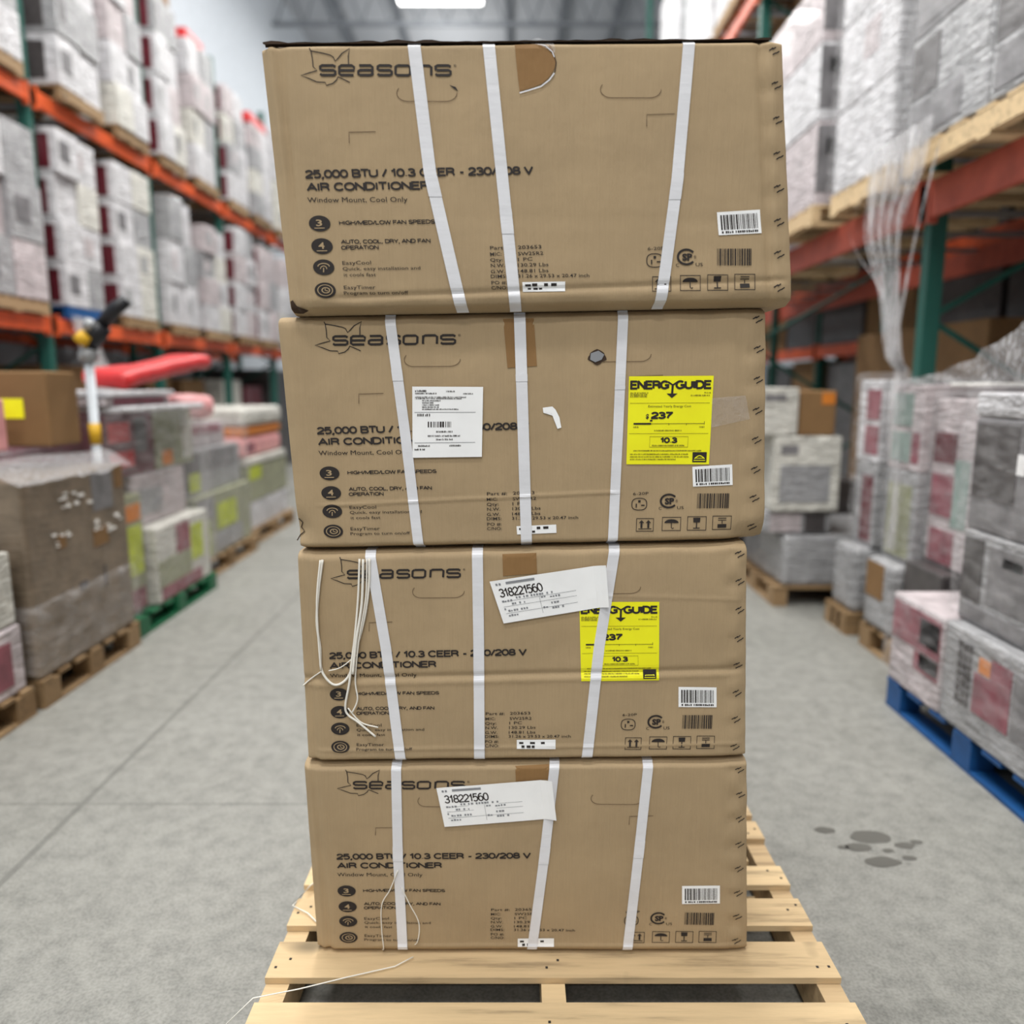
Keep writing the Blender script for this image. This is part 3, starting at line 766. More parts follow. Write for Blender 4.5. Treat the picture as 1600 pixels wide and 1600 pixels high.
def energy(c, pts):
    o, q = sticker(c, 'energy_label', YELLOW, pts, 0.0016)
    k = Print(c, 0.0024)
    qcaps(k, q, 'ENERG', 0.02, 0.475, 0.137, 0.078, 1.9); qcaps(k, q, 'GUIDE', 0.555, 0.98, 0.137, 0.078, 1.9)
    k.stroke([lerp2(q, *p) for p in ((0.46, 0.065), (0.52, 0.10), (0.58, 0.065))], W(1.6)); k.stroke([lerp2(q, 0.52, 0.09), lerp2(q, 0.515, 0.215)], W(1.8))
    k.add([lerp2(q, *p) for p in ((0.45, 0.195), (0.58, 0.195), (0.515, 0.245))], [(0, 2, 1)])
    k.obj('energy_title', INK, o)
    k = Print(c, 0.0024)
    qtext(k, q, '$', 0.215, 0.25, 0.475, 0.05, 0.03); qcaps(k, q, '237', 0.28, 0.53, 0.472, 0.062, 1.7)
    qrect(k, q, 0.07, 0.28, 0.525, 0.545); qrect(k, q, 0.28, 0.92, 0.532, 0.537); qrect(k, q, 0.915, 0.92, 0.51, 0.545); qrect(k, q, 0.265, 0.295, 0.49, 0.51)
    for x in (0.49, 0.70): qrect(k, q, x, x + 0.005, 0.53, 0.552)
    qtext(k, q, 'Estimated Yearly Energy Cost', 0.24, 0.75, 0.35, 0.025, 0.0)
    k.obj('energy_cost', INK, o)
    k = Print(c, 0.0024)
    qcaps(k, q, '10.3', 0.40, 0.60, 0.748, 0.05, 1.4)
    k.obj('energy_rating', INK, o)
    k = Print(c, 0.0024); qrect(k, q, 0.795, 0.965, 0.86, 0.975); k.obj('emblem_patch', INK, o)
    g = Print(c, 0.0024)
    for y in (0.30, 0.645): qrect(g, q, 0.02, 0.97, y, y + 0.004)
    for x0, x1 in ((0.27, 0.273), (0.73, 0.733)): qrect(g, q, x0, x1, 0.68, 0.80)
    qrect(g, q, 0.27, 0.733, 0.68, 0.684); qrect(g, q, 0.27, 0.733, 0.80, 0.804)
    for y, x0, x1 in ((0.195, 0.02, 0.24), (0.215, 0.02, 0.22), (0.235, 0.02, 0.22), (0.195, 0.90, 0.975), (0.225, 0.74, 0.975), (0.58, 0.07, 0.13), (0.58, 0.86, 0.92), (0.62, 0.32, 0.66), (0.79, 0.30, 0.70), (0.85, 0.08, 0.90), (0.89, 0.04, 0.75), (0.92, 0.04, 0.75), (0.95, 0.04, 0.6)):
        qdash(g, q, x0, x1, y, 0.015)
    g.obj('energy_fine_print', flat('olive_ink', (120, 112, 30), 0.7), o)
    e = Print(c, 0.0030)
    e.stroke([lerp2(q, 0.82 + 0.12 * i / 8, 0.935 - 0.035 * math.sin(math.pi * i / 8)) for i in range(9)], W(0.8)); qrect(e, q, 0.81, 0.95, 0.95, 0.958)
    qrect(e, q, 0.83, 0.93, 0.925, 0.932)
    e.obj('energy_emblem', YELLOW, o)
energy(CARTONS[1], ((982.7, 588), (1115, 587), (1107.6, 725.4), (978.5, 725.4)))
energy(CARTONS[2], ((905, 940.5), (1030, 940), (1029.5, 1062.5), (908, 1063.7)))

# square shipping label on the second carton
c = CARTONS[1]
o, q = sticker(c, 'shipping_label', PAPER, ((644.5, 604), (755, 604.5), (753, 713.5), (645, 715)), 0.0042)
k = Print(c, 0.0048)
qdash(k, q, 0.04, 0.22, 0.075, 0.028); qdash(k, q, 0.48, 0.6, 0.075, 0.02); qdash(k, q, 0.04, 0.35, 0.105, 0.02)
for y, x0, x1 in ((0.155, 0.04, 0.76), (0.175, 0.04, 0.7), (0.205, 0.14, 0.4), (0.235, 0.14, 0.3), (0.265, 0.14, 0.38), (0.295, 0.14, 0.38), (0.325, 0.14, 0.66), (0.105, 0.72, 0.86)): qdash(k, q, x0, x1, y, 0.018)
qdash(k, q, 0.07, 0.26, 0.415, 0.036); qbars(k, q, 0.22, 0.55, 0.49, 0.57, 5, 0.010)
for y, x0, x1 in ((0.645, 0.34, 0.58), (0.705, 0.22, 0.68), (0.755, 0.34, 0.58), (0.845, 0.08, 0.26), (0.845, 0.53, 0.71), (0.895, 0.03, 0.18)): qdash(k, q, x0, x1, y, 0.024)
k.obj('shipping_lettering', INK, o)
k = Print(c, 0.0048)
for y in (0.355, 0.785): qrect(k, q, 0.03, 0.9, y, y + 0.007)
k.obj('label_rule', GREYINK, o)
# tilted long labels on the lower two
for c, pts in ((CARTONS[2], ((765, 908), (945.5, 881), (950.5, 946), (787, 973.5))), (CARTONS[3], ((682, 1230), (862, 1216), (869, 1277), (695, 1290)))):
    q = corners(c, pts)
    k = Print(c, 0.0045); k.quad([q[0], lerp2(q, 0.9, 0), lerp2(q, 0.9, 1), q[3]], 8, 4)
    st = [(0.9, 0), (0.94, 0), (1, 0)]
    o = k.obj('pick_label', PAPER)
    f = Print(c, 0.0045); n0 = []
    for a, off in ((0.9, 0.0045), (0.95, 0.009), (1.0, 0.016)):
        for b in (0, 1):
            f.v.append(c.pt(*lerp2(q, a, b), off) - c.org)
    f.f = [(0, 1, 3, 2), (2, 3, 5, 4)]
    f.obj('lifted_corner', PAPER, o)
    k = Print(c, 0.0052)
    qcaps(k, q, '318221560', 0.05, 0.435, 0.39, 0.18, 1.15)
    k.obj('pick_number', INK, o)
    k = Print(c, 0.0052)
    qrect(k, q, 0.13, 0.38, 0.06, 0.115); qdash(k, q, 0.04, 0.1, 0.12, 0.05)
    qdash(k, q, 0.18, 0.53, 0.475, 0.045)
    for y, x0, x1 in ((0.52, 0.05, 0.15), (0.60, 0.13, 0.25), (0.70, 0.05, 0.1), (0.75, 0.08, 0.28), (0.86, 0.07, 0.16), (0.55, 0.40, 0.44), (0.57, 0.48, 0.58), (0.72, 0.48, 0.56), (0.80, 0.40, 0.45), (0.84, 0.48, 0.6)): qdash(k, q, x0, x1, y, 0.045)
    for y in (0.5, 0.62, 0.78): qrect(k, q, 0.05, 0.72, y, y + 0.008)
    qrect(k, q, 0.385, 0.388, 0.5, 0.9)
    k.obj('pick_fine_print', GREYINK, o)

# ---- tape pieces, holes and tears
def poly(c, name, mat, pts, off, parent=None):
    k = Print(c, off); pts2 = []
    for p, q in zip(pts, pts[1:] + pts[:1]):
        for i in range(4): pts2.append(c.st(p[0] + (q[0] - p[0]) * i / 4, p[1] + (q[1] - p[1]) * i / 4))
    k.ring(pts2, 6); return k.obj(name, mat, parent)
c = CARTONS[0]
arc = [(804, 64)] + [(806, 90), (809, 120), (812, 143), (830, 138), (848, 131), (860, 119), (867, 106), (868, 93), (865, 80), (858, 68), (840, 63)]
tp = poly(c, 'packing_tape', KRAFT_DARK, arc[::-1], 0.0012)
poly(c, 'torn_tape_edge', TAPE_CLEAR, [(812, 62), (845, 72), (866, 84), (868, 78), (862, 60), (840, 55)], 0.0030, tp)
k = Print(c, 0.0024)
k.stroke([c.st(*p) for p in ((812, 146), (826, 142), (845, 136), (858, 126), (866, 115))], W(1.0)); k.stroke([c.st(*p) for p in ((836, 65), (852, 72), (863, 82), (866, 90))], W(0.8))
k.obj('clear_tape_fray', STRAP, tp)
k = Print(c, 0.0019)
k.stroke([c.st(*p) for p in ((842, 67), (856, 75), (866, 87), (869, 98), (867, 112), (858, 127), (846, 134))], W(0.7))
k.obj('cut_outline', DARK_CARD, tp)
# ragged dark strip along the upper edge of the top carton
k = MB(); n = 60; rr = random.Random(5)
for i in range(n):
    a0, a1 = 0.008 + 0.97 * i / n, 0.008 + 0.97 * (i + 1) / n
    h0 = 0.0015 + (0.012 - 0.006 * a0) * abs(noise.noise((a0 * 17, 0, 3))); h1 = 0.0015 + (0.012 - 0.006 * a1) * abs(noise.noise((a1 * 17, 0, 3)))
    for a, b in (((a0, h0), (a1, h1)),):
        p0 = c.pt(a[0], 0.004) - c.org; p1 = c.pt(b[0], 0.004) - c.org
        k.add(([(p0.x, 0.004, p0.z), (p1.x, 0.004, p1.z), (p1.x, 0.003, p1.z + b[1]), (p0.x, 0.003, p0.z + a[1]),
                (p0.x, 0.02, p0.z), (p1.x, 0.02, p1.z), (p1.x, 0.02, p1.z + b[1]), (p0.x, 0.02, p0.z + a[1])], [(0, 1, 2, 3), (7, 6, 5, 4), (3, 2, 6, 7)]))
k.obj('dark_edge_strip', DARK_CARD, c.o)
poly(c, 'torn_corner', DARK_CARD, [(451, 470), (455, 468), (458, 475), (466, 480), (478, 484), (468, 488), (452, 487)], 0.002)
poly(c, 'hand_hold_slit', INK, [(702, 133), (712, 136), (716, 143), (713, 141), (707, 137)], 0.0012)
c = CARTONS[1]
poly(c, 'packing_tape', KRAFT_DARK, [(786, 498), (834, 497), (839, 572), (793, 575)], 0.0012)
poly(c, 'clear_tape_patch', TAPE_CLEAR, [(1112, 622), (1165, 618), (1172, 655), (1111, 668)], 0.0016)
h = poly(c, 'torn_hole', DARK_CARD, [(920 + 13 + 14 * math.cos(q) * (1 + .12 * math.sin(5 * q)), 558 + 11 * math.sin(q) * (1 + .15 * math.cos(4 * q))) for q in [j * math.pi / 10 for j in range(20)]], 0.0014)
poly(c, 'hole_flap', GREYINK, [(923, 552), (935, 548), (944, 554), (940, 562), (930, 566), (922, 562)], 0.003, h)
poly(c, 'torn_paper_scrap', PAPER, [(848, 637), (863, 635), (868, 640), (874, 652), (877, 668), (871, 670), (866, 657), (861, 644), (849, 645)], 0.002)
k = Print(c, 0.0014)
k.stroke([c.st(*p) for p in ((464, 812), (470, 818), (467, 826), (473, 832), (466, 838), (462, 846))], W(1.0)); k.obj('tear_line', DARK_CARD)
c = CARTONS[2]
poly(c, 'packing_tape', KRAFT_DARK, [(785, 866), (838, 864), (839, 896), (786, 900)], 0.0012)
c = CARTONS[3]
poly(c, 'packing_tape', KRAFT_DARK, [(805, 1198), (862, 1196), (862, 1217), (806, 1221)], 0.0012)

# ---- loose white cords
def cord(c, pts, r=0.0016, name='loose_cord', off=0.006):
    P3 = [c.pt(*c.st(u, v), off) - c.org for u, v in pts]
    fine = []
    for i in range(len(P3) - 1):
        p0 = P3[max(i - 1, 0)]; p1 = P3[i]; p2 = P3[i + 1]; p3 = P3[min(i + 2, len(P3) - 1)]
        for j in range(6):
            t = j / 6
            fine.append(0.5 * (2 * p1 + (p2 - p0) * t + (2 * p0 - 5 * p1 + 4 * p2 - p3) * t * t + (3 * p1 - p0 - 3 * p2 + p3) * t ** 3))
    fine.append(P3[-1])
    MB().tube(fine, r, 6).obj(name, STRING, c.o, smooth=True)
c = CARTONS[2]
cord(c, [(505, 874), (499, 920), (496, 970), (501, 1010), (504, 1047), (524, 1068), (545, 1056), (556, 1018), (570, 965), (577, 915), (578, 872)], 0.0030)
cord(c, [(502, 874), (497, 930), (498, 980), (503, 1045)], 0.0024, off=0.009)
cord(c, [(563, 872), (561, 930), (556, 990), (551, 1030), (547, 1066), (541, 1100), (545, 1114), (560, 1125), (588, 1148)], 0.0026, off=0.009)
cord(c, [(569, 872), (567, 940), (558, 1000), (553, 1050)], 0.0030, off=0.012)
cord(c, [(574, 872), (573, 930), (562, 1000), (556, 1060), (560, 1090), (552, 1110)], 0.0018, off=0.010)
cord(c, [(504, 1047), (485, 1062), (473, 1072)], 0.0016)
cord(c, [(545, 1104), (565, 1126), (592, 1134)], 0.0018, off=0.008)
cord(c, [(560, 1020), (535, 1040), (515, 1046)], 0.0013, off=0.008)
c = CARTONS[3]
cord(c, [(622, 1358), (610, 1388), (597, 1412), (597, 1450), (600, 1480), (592, 1492)], 0.0013)
cord(c, [(628, 1385), (640, 1410), (655, 1440), (652, 1470), (635, 1488)], 0.0013)
tail = MB().tube([(-0.25, 1.68, 0.148), (-0.29, 1.65, 0.147), (-0.40, 1.615, 0.147), (-0.5, 1.585, 0.143), (-0.60, 1.555, 0.145), (-0.66, 1.52, 0.10)], 0.0014, 6).obj('loose_cord', STRING, smooth=True)
tag(tail, 'thin white cord trailing over the front of the pale pallet', 'cord')
t2 = MB().tube([(-0.50, 1.79, 0.143), (-0.55, 1.84, 0.146), (-0.60, 1.87, 0.146), (-0.575, 1.95, 0.146), (-0.55, 2.0, 0.143)], 0.0018, 6).obj('loose_cord', STRING, smooth=True)
tag(t2, 'short frayed cord lying on the left edge of the pale pallet', 'cord')

# ------------------------------------------------------------------ background cartons
def carton(x0, x1, y0, y1, z0, z1, mat, label, group=None, panels=(), name='carton', rot=0.0, ch=0.012, cat='box'):
    hx, hy, hz = (x1 - x0) / 2, (y1 - y0) / 2, (z1 - z0) / 2
    vs, fs = rounded_box(hx, hy, hz, ch, 1)
    vs = [v + Vector((0, 0, hz)) for v in vs]
    o = mobj(name, vs, fs, mat, loc=((x0 + x1) / 2, (y0 + y1) / 2, z0), rot=(0, 0, rot))
    tag(o, label, cat, group)
    for p in panels:
        face, a0, a1, b0, b1, pm = p[:6]; pn = p[6] if len(p) > 6 else 'printed_panel'
        B0, B1 = 2 * hz * b0, 2 * hz * b1; e = 0.003
        if face == 'near': g = boxg(-hx + 2 * hx * a0, -hx + 2 * hx * a1, -hy - e, -hy + 0.001, B0, B1)
        elif face == 'right': g = boxg(hx - 0.001, hx + e, -hy + 2 * hy * a0, -hy + 2 * hy * a1, B0, B1)
        elif face == 'left': g = boxg(-hx - e, -hx + 0.001, -hy + 2 * hy * a0, -hy + 2 * hy * a1, B0, B1)
        else: g = boxg(-hx + 2 * hx * a0, -hx + 2 * hx * a1, -hy + 2 * hy * b0, -hy + 2 * hy * b1, 2 * hz - 0.001, 2 * hz + e)
        mobj(pn, *g, pm, o)
    return o

def shell(name, x0, x1, y0, y1, z0, z1, label, mat=None, amp=0.012, sc_=4.0):
    hx, hy, hz = (x1 - x0) / 2, (y1 - y0) / 2, (z1 - z0) / 2
    vs, fs = rounded_box(hx, hy, hz, 0.03, 2, (14, 14, 16))
    out = []
    for v in vs:
        d = Vector((v.x / hx, v.y / hy, v.z / hz * 0.6)).normalized()
        f = abs(noise.noise((v.x * sc_, v.y * sc_, v.z * sc_ * 2.2 + x0))) * amp * 2
        out.append(v + d * f + Vector((0, 0, hz)))
    fs = [f for f in fs if not all(vs[i].z < -hz + 0.031 for i in f)]
    o = mobj(name, out, fs, mat or FILM, loc=((x0 + x1) / 2, (y0 + y1) / 2, z0), smooth=True)
    tag(o, label, 'plastic wrap')
    return o

# ---- rack frames
def rack(side, X, depth, ys, levels, top, beam_mat, beam_h, upright_label):
    sg = -1 if side == 'left' else 1
    e_n = 0
    for k, y in enumerate(ys):
        e = empty('rack_upright', (X, y, 0))
        tag(e, upright_label(k), 'rack')
        for dx in (0.04, depth - 0.04):
            MB().box(sg * dx - 0.045, sg * dx + 0.045, -0.04, 0.04, 0.02, top).obj('post', GREEN, e)
            MB().box(sg * dx - 0.08, sg * dx + 0.08, -0.07, 0.07, 0.0, 0.02).obj('foot_plate', GREEN, e)
        m = MB(); z = 0.3; s = 0
        while z < top - 0.9:
            a, b = (0.04, depth - 0.04) if s % 2 == 0 else (depth - 0.04, 0.04)
            m.tube([(sg * a, 0, z), (sg * b, 0, z + 0.8)], 0.018, 6); z += 0.8; s += 1
        m.obj('cross_brace', GREEN, e)
def beams(side, X, depth, ys, z, h, mat, label):
    sg = -1 if side == 'left' else 1
    for k, (a, b) in enumerate(zip(ys, ys[1:])):
        e = empty('rack_beam', (X, a, z)); tag(e, label(k), 'rack beam', 'orange rack beams')
        for n, dx in (('front_beam', -0.02), ('rear_beam', depth + 0.02)):
            f = MB().box(sg * dx - 0.02, sg * dx + 0.02, 0.045, b - a - 0.045, -h / 2, h / 2).obj(n, mat, e)
            for yy in (0.045, b - a - 0.045):
                MB().box(sg * dx - 0.025, sg * dx + 0.025, yy - 0.035 if yy > 1 else yy, yy if yy > 1 else yy + 0.035, -h / 2 - 0.03, h / 2 + 0.03).obj('beam_connector', mat, f)
        for q in range(4):
            yy = (b - a) * (q + 1) / 5
            MB().box(min(sg * 0.002, sg * (depth - 0.002)), max(sg * 0.002, sg * (depth - 0.002)), yy - 0.04, yy + 0.04, h / 2 - 0.03, h / 2 - 0.002).obj('deck_support', GALV, e)

ORD = ['first', 'second', 'third', 'fourth', 'fifth', 'sixth', 'seventh', 'eighth', 'ninth', 'tenth']
LX, LD = -4.2, 1.45
LYS = [4.92, 7.12, 9.32, 11.52, 13.72, 15.92]
rack('left', LX, LD, LYS[1:], None, 6.0, ORANGE, 0.13, lambda k: 'green upright frame of the left rack, %s from the near end' % ORD[k])
beams('left', LX, LD, LYS, 2.06, 0.13, ORANGE, lambda k: 'orange beam pair of the left rack, lower level, %s bay from the near end' % ORD[k])
beams('left', LX, LD, LYS, 3.99, 0.13, ORANGE, lambda k: 'orange beam pair of the left rack, upper level, %s bay from the near end' % ORD[k])

TIER = ['bottom', 'second', 'third', 'fourth', 'top']
def rack_load(side, xf, xb, y0, y1, z, ztop, ntier, rr, loadname, shelf, base=None, pallet_mat=None):
    """a pallet of cartons, two columns wide along the aisle; xf is the aisle face"""
    x0, x1 = min(xf, xb), max(xf, xb)
    pallet(x0, x1, y0, y1, 'wooden pallet under the %s, %s' % (loadname, shelf), wood=pallet_mat or WOOD_DARK, z=z, h=0.12)
    zz0 = z + 0.121; h = (ztop - zz0) / ntier
    aisle = 'right' if side == 'left' else 'left'
    style = rr.choice(('maroon', 'maroon', 'plain', 'grey')) if base is None else base
    for t in range(ntier):
        tn = TIER[t] if t < ntier - 1 else 'top'
        nc = 2
        for cidx in range(nc):
            ya = y0 + (y1 - y0) * cidx / nc + 0.004; yb = y0 + (y1 - y0) * (cidx + 1) / nc - 0.004
            j = rr.uniform(-0.035, 0.035)
            mat = rr.choice((WHITE_WRAP, WHITE_WRAP, CREAM_WRAP, WHITE_WRAP, PINK_WRAP, GREY_WRAP)) if style != 'grey' else rr.choice((GREY_WRAP, WHITE_WRAP))
            pan = []
            if style == 'maroon': pan.append(('near', 0.06, 0.94, 0.1, 0.86, MAROON))
            elif style == 'grey': pan.append(('near', 0.1, 0.9, 0.12, 0.85, DARK))
            if rr.random() < 0.45: pan.append((aisle, 0.12, rr.uniform(0.35, 0.6), 0.3, 0.75, rr.choice((PINK_WRAP, GREY_WRAP, GREY_WRAP, GREYPANEL))))
            col = 'near' if cidx == 0 else 'far'
            carton(x0 + j, x1 + j - 0.012 if side == 'left' else x1 + j, ya, yb, zz0 + t * h, zz0 + (t + 1) * h - 0.003, mat,
                   '%s wrapped carton, %s tier %s column, %s, %s' % ({'cream_wrapped_card': 'cream', 'pinkish_wrapped_card': 'pinkish', 'grey_wrapped_card': 'grey'}.get(mat.name, 'white'), tn, col, loadname, shelf), 'wrapped cartons on the racks', pan)

rr = random.Random(21)
# lower level loads: (y0, y1, top z, tiers, style)
LOW = [(6.10, 6.98, 3.66, 3, 'plain'), (7.30, 8.02, 3.80, 4, 'maroon'), (8.34, 9.10, 3.80, 4, 'maroon'), (9.50, 10.22, 3.74, 3, 'plain'), (10.52, 11.32, 3.60, 4, 'plain'),
       (11.72, 12.46, 3.80, 4, 'maroon'), (12.78, 13.54, 3.72, 3, 'maroon'), (13.92, 14.72, 3.7, 3, 'plain')]
for i, (a, b, zt, nt, st) in enumerate(LOW):
    rack_load('left', LX + 0.12 + rr.uniform(-.03, .05), LX - 1.12, a, b, 2.127, zt, nt, rr, ORD[i] + ' load from near', 'left lower shelf', st, BLUE if i in (1,) else None)
UP = [(6.1, 6.95, 5.3, 3, 'plain'), (7.40, 8.14, 5.9, 4, 'grey'), (8.46, 9.14, 6.2, 5, 'plain'), (9.52, 10.16, 5.95, 4, 'maroon'), (10.50, 11.22, 5.85, 4, 'plain'),
      (11.74, 12.42, 5.75, 4, 'maroon'), (12.74, 13.48, 5.55, 4, 'plain'), (13.92, 14.66, 5.8, 4, 'plain')]
for i, (a, b, zt, nt, st) in enumerate(UP):
    rack_load('left', LX + 0.12 + rr.uniform(-.03, .05), LX - 1.12, a, b, 4.057, zt, nt, rr, ORD[i] + ' load from near', 'left upper shelf', st)
# bits on top of the far loads
carton(-5.0, -4.1, 12.72, 13.5, 5.553, 5.70, RED, 'flat red carton lying on top of the left upper shelf loads', name='flat_carton')
carton(-4.6, -4.15, 9.5, 10.1, 5.953, 6.2, BROWN_CARD, 'small tan carton on top of the maroon-faced load, left upper shelf', name='carton')
carton(-4.5, -4.15, 10.55, 11.1, 5.853, 5.98, RED, 'small red carton on top of a white load, left upper shelf', name='carton')

# under the left rack: brown cartons in the dark, dark ones added to deepen shade
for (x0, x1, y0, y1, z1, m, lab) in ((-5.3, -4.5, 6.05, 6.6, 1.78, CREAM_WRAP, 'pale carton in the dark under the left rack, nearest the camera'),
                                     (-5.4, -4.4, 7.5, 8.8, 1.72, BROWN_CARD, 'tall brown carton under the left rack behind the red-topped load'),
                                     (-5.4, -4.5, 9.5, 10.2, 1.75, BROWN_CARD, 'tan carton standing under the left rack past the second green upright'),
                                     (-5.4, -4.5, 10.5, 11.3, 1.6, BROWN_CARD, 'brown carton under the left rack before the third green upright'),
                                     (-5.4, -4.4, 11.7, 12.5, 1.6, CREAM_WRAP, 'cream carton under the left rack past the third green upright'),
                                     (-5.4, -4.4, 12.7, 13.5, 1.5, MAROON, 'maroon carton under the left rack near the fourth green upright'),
                                     (-5.6, -4.4, 14.0, 15.6, 1.8, DARK, 'added dark carton filling the shade under the left rack past the fourth green upright'),
                                     (-5.6, -5.0, 6.62, 7.0, 1.9, DARK, 'added dark carton filling the shade under the left rack beside its first green upright')):
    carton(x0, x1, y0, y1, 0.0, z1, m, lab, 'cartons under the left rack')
# drape of plastic beside the first upright
m = MB()
for i in range(3):
    m.add(([(-4.05 - i * 0.02, 7.2 + i * 0.1, 2.15), (-4.03 - i * 0.02, 7.32 + i * 0.1, 2.15), (-3.95, 7.75 + i * 0.12, 1.2), (-3.97, 7.45 + i * 0.12, 1.2)], [(0, 1, 2, 3)]))
tag(m.obj('plastic_drape', FILM_DENSE), 'loose pale plastic hanging by the first green upright of the left rack', 'plastic wrap')

# ------------------------------------------------------------------ left floor pallets
# nearest, cut by the frame
pallet(-3.6, -2.25, 2.5, 3.42, 'brown wooden pallet under the white and pink cartons at left frame edge')
carton(-3.55, -2.27, 2.52, 3.40, 0.141, 0.45, PINK_WRAP, 'lower white and pink carton on the pallet at left frame edge', 'cartons at the left frame edge', [('right', 0.05, 0.9, 0.15, 0.8, ROSE)])
carton(-3.55, -2.28, 2.52, 3.39, 0.454, 0.79, CREAM_WRAP, 'upper cream and lime carton on the pallet at left frame edge', 'cartons at the left frame edge', [('right', 0.68, 0.84, 0.08, 0.42, GREYPANEL, 'grey_label'), ('right', 0.05, 0.66, 0.05, 0.35, ROSE), ('right', 0.3, 0.62, 0.5, 0.95, LIME)])
# big brown wrapped box
pallet(-3.55, -2.24, 3.47, 4.42, 'wooden pallet under the big brown wrapped carton on the left')
bb = carton(-3.52, -2.25, 3.47, 4.40, 0.141, 1.09, BROWN_WRAPPED, 'big dull-brown wrapped carton at left with torn film holes and grey label', panels=[
    ('right', 0.62, 0.84, 0.76, 0.97, GREYPANEL, 'grey_label'), ('right', 0.6, 0.76, 0.56, 0.66, BROWN_CARD, 'bare_patch'), ('right', 0.26, 0.33, 0.62, 0.69, BROWN_CARD, 'bare_patch'), ('right', 0.88, 0.97, 0.86, 0.99, BROWN_CARD, 'bare_patch'),
    ('right', 0.42, 0.5, 0.36, 0.40, DARK, 'stencil_mark'), ('right', 0.68, 0.70, 0.32, 0.44, DARK, 'stencil_mark')], ch=0.02)
rw = random.Random(4)
for (a, b, n) in ((0.36, 0.86, 7), (0.66, 0.66, 6), (0.82, 0.66, 10), (0.28, 0.66, 6), (0.5, 0.85, 5)):
    for i in range(n):
        y = -0.465 + 0.93 * a + rw.uniform(-0.07, 0.07); z = 0.949 * b + rw.uniform(-0.04, 0.04)
        l = rw.uniform(0.008, 0.03)
        MB().box(0.635, 0.641 + rw.uniform(0, 0.006), y, y + l, z, z + rw.uniform(0.005, 0.016)).obj('film_shred', WHITEPLASTIC, bb)
shell('stretch_wrap', -3.545, -2.222, 3.445, 4.425, 0.15, 0.50, 'shiny film band wrapped round the foot of the big brown carton', FILM, 0.008)
# crumpled plastic sheet over the brown box
m = MB(); n = 40
g = []
for j in range(25):
    for i in range(n + 1):
        x = -3.5 + 1.29 * i / n; y = 3.40 + 1.02 * j / 24
        z = 1.135 + 0.03 * noise.noise((x * 5, y * 5, 1)) + 0.006 * noise.noise((x * 22, y * 22, 5)) + 0.02
        if i >= n - 3: z -= (0.02 + 0.007 * noise.noise((y * 7, 2, 7))) * (i - n + 4)
        g.append((x, y, z))
top_sheet = mobj('plastic_sheet', g, [(j * (n + 1) + i, j * (n + 1) + i + 1, (j + 1) * (n + 1) + i + 1, (j + 1) * (n + 1) + i) for j in range(24) for i in range(n)], FILM_DENSE, smooth=True)
tag(top_sheet, 'crumpled white plastic sheet over the big brown carton on the left', 'plastic sheet')
kb = carton(-2.79, -2.45, 4.07, 4.36, 1.205, 1.60, BROWN_CARD, 'tan carton with a yellow sticker on top of the white plastic sheet', panels=[('near', 0.14, 0.62, 0.38, 0.64, YELLOW, 'yellow_sticker')])
carton(-2.86, -2.565, 3.70, 3.90, 1.20, 1.46, PINK, 'pink and red packet standing before the tan carton with yellow sticker', panels=[('near', 0.0, 1.0, 0.40, 0.55, RED), ('near', 0.0, 1.0, 0.8, 1.0, RED), ('near', 0.1, 0.9, 0.6, 0.76, WHITEPLASTIC)], name='packet')
# pole tool standing behind
pt = empty('pole_tool', (-2.43, 4.465, 0)); tag(pt, 'tall white pole tool with yellow band and black grip head', 'tool')
MB().tube([(0, 0, 0.0), (0, 0, 1.70)], 0.026, 10).obj('shaft', flat('pale_grey_tube', (206, 212, 218), 0.4), pt, smooth=True)
MB().tube([(0, 0, 1.19), (0, 0, 1.31)], 0.032, 10).obj('yellow_band', GOLD, pt, smooth=True)
MB().tube([(0, 0, 1.66), (0, 0, 1.70), (0.015, 0, 1.74)], [0.05, 0.055, 0.04], 10).obj('collar', GALV, pt, smooth=True)
MB().tube([(0.01, 0, 1.74), (0.06, 0, 1.82), (0.10, 0, 1.86)], [0.045, 0.06, 0.05], 10).obj('motor_housing', BLACK, pt, smooth=True)
MB().tube([(-0.01, -0.05, 1.77), (0.03, -0.055, 1.81)], [0.045, 0.035], 10).obj('yellow_cap', GOLD, pt, smooth=True)
MB().tube([(0.03, -0.04, 1.84), (0.06, -0.05, 1.88)], [0.03, 0.035], 8).obj('grey_knob', GALV, pt, smooth=True)
MB().tube([(0.09, 0, 1.86), (0.17, 0, 1.95), (0.245, 0, 2.0)], [0.038, 0.042, 0.036], 10).obj('grip', BLACK, pt, smooth=True)

# pink / lime load on a green pallet
pallet(-3.7, -2.28, 4.5, 5.72, 'green plastic pallet under the pink and lime cartons on the left', wood=GREENP, name='plastic_pallet', h=0.12)
def lp(face, *a): return (face,) + a
carton(-3.65, -2.30, 4.82, 5.68, 0.121, 0.62, CREAM_WRAP, 'lime and rose carton at the foot of the green pallet load', 'cartons on the green pallet', [('right', 0.02, 0.6, 0.2, 0.55, OLIVE), ('right', 0.05, 0.8, 0.02, 0.2, ROSE), ('right', 0.35, 0.6, 0.55, 0.95, ROSE), ('right', 0.62, 0.85, 0.35, 0.85, LIME)])
carton(-3.65, -2.36, 4.50, 4.80, 0.121, 0.86, OLIVE, 'narrow lime-striped carton behind the big brown carton', 'cartons on the green pallet', [('right', 0.1, 0.9, 0.32, 0.74, LIME), ('right', 0.1, 0.9, 0.78, 0.92, ORANGEP), ('right', 0.1, 0.9, 0.02, 0.2, ROSE)])
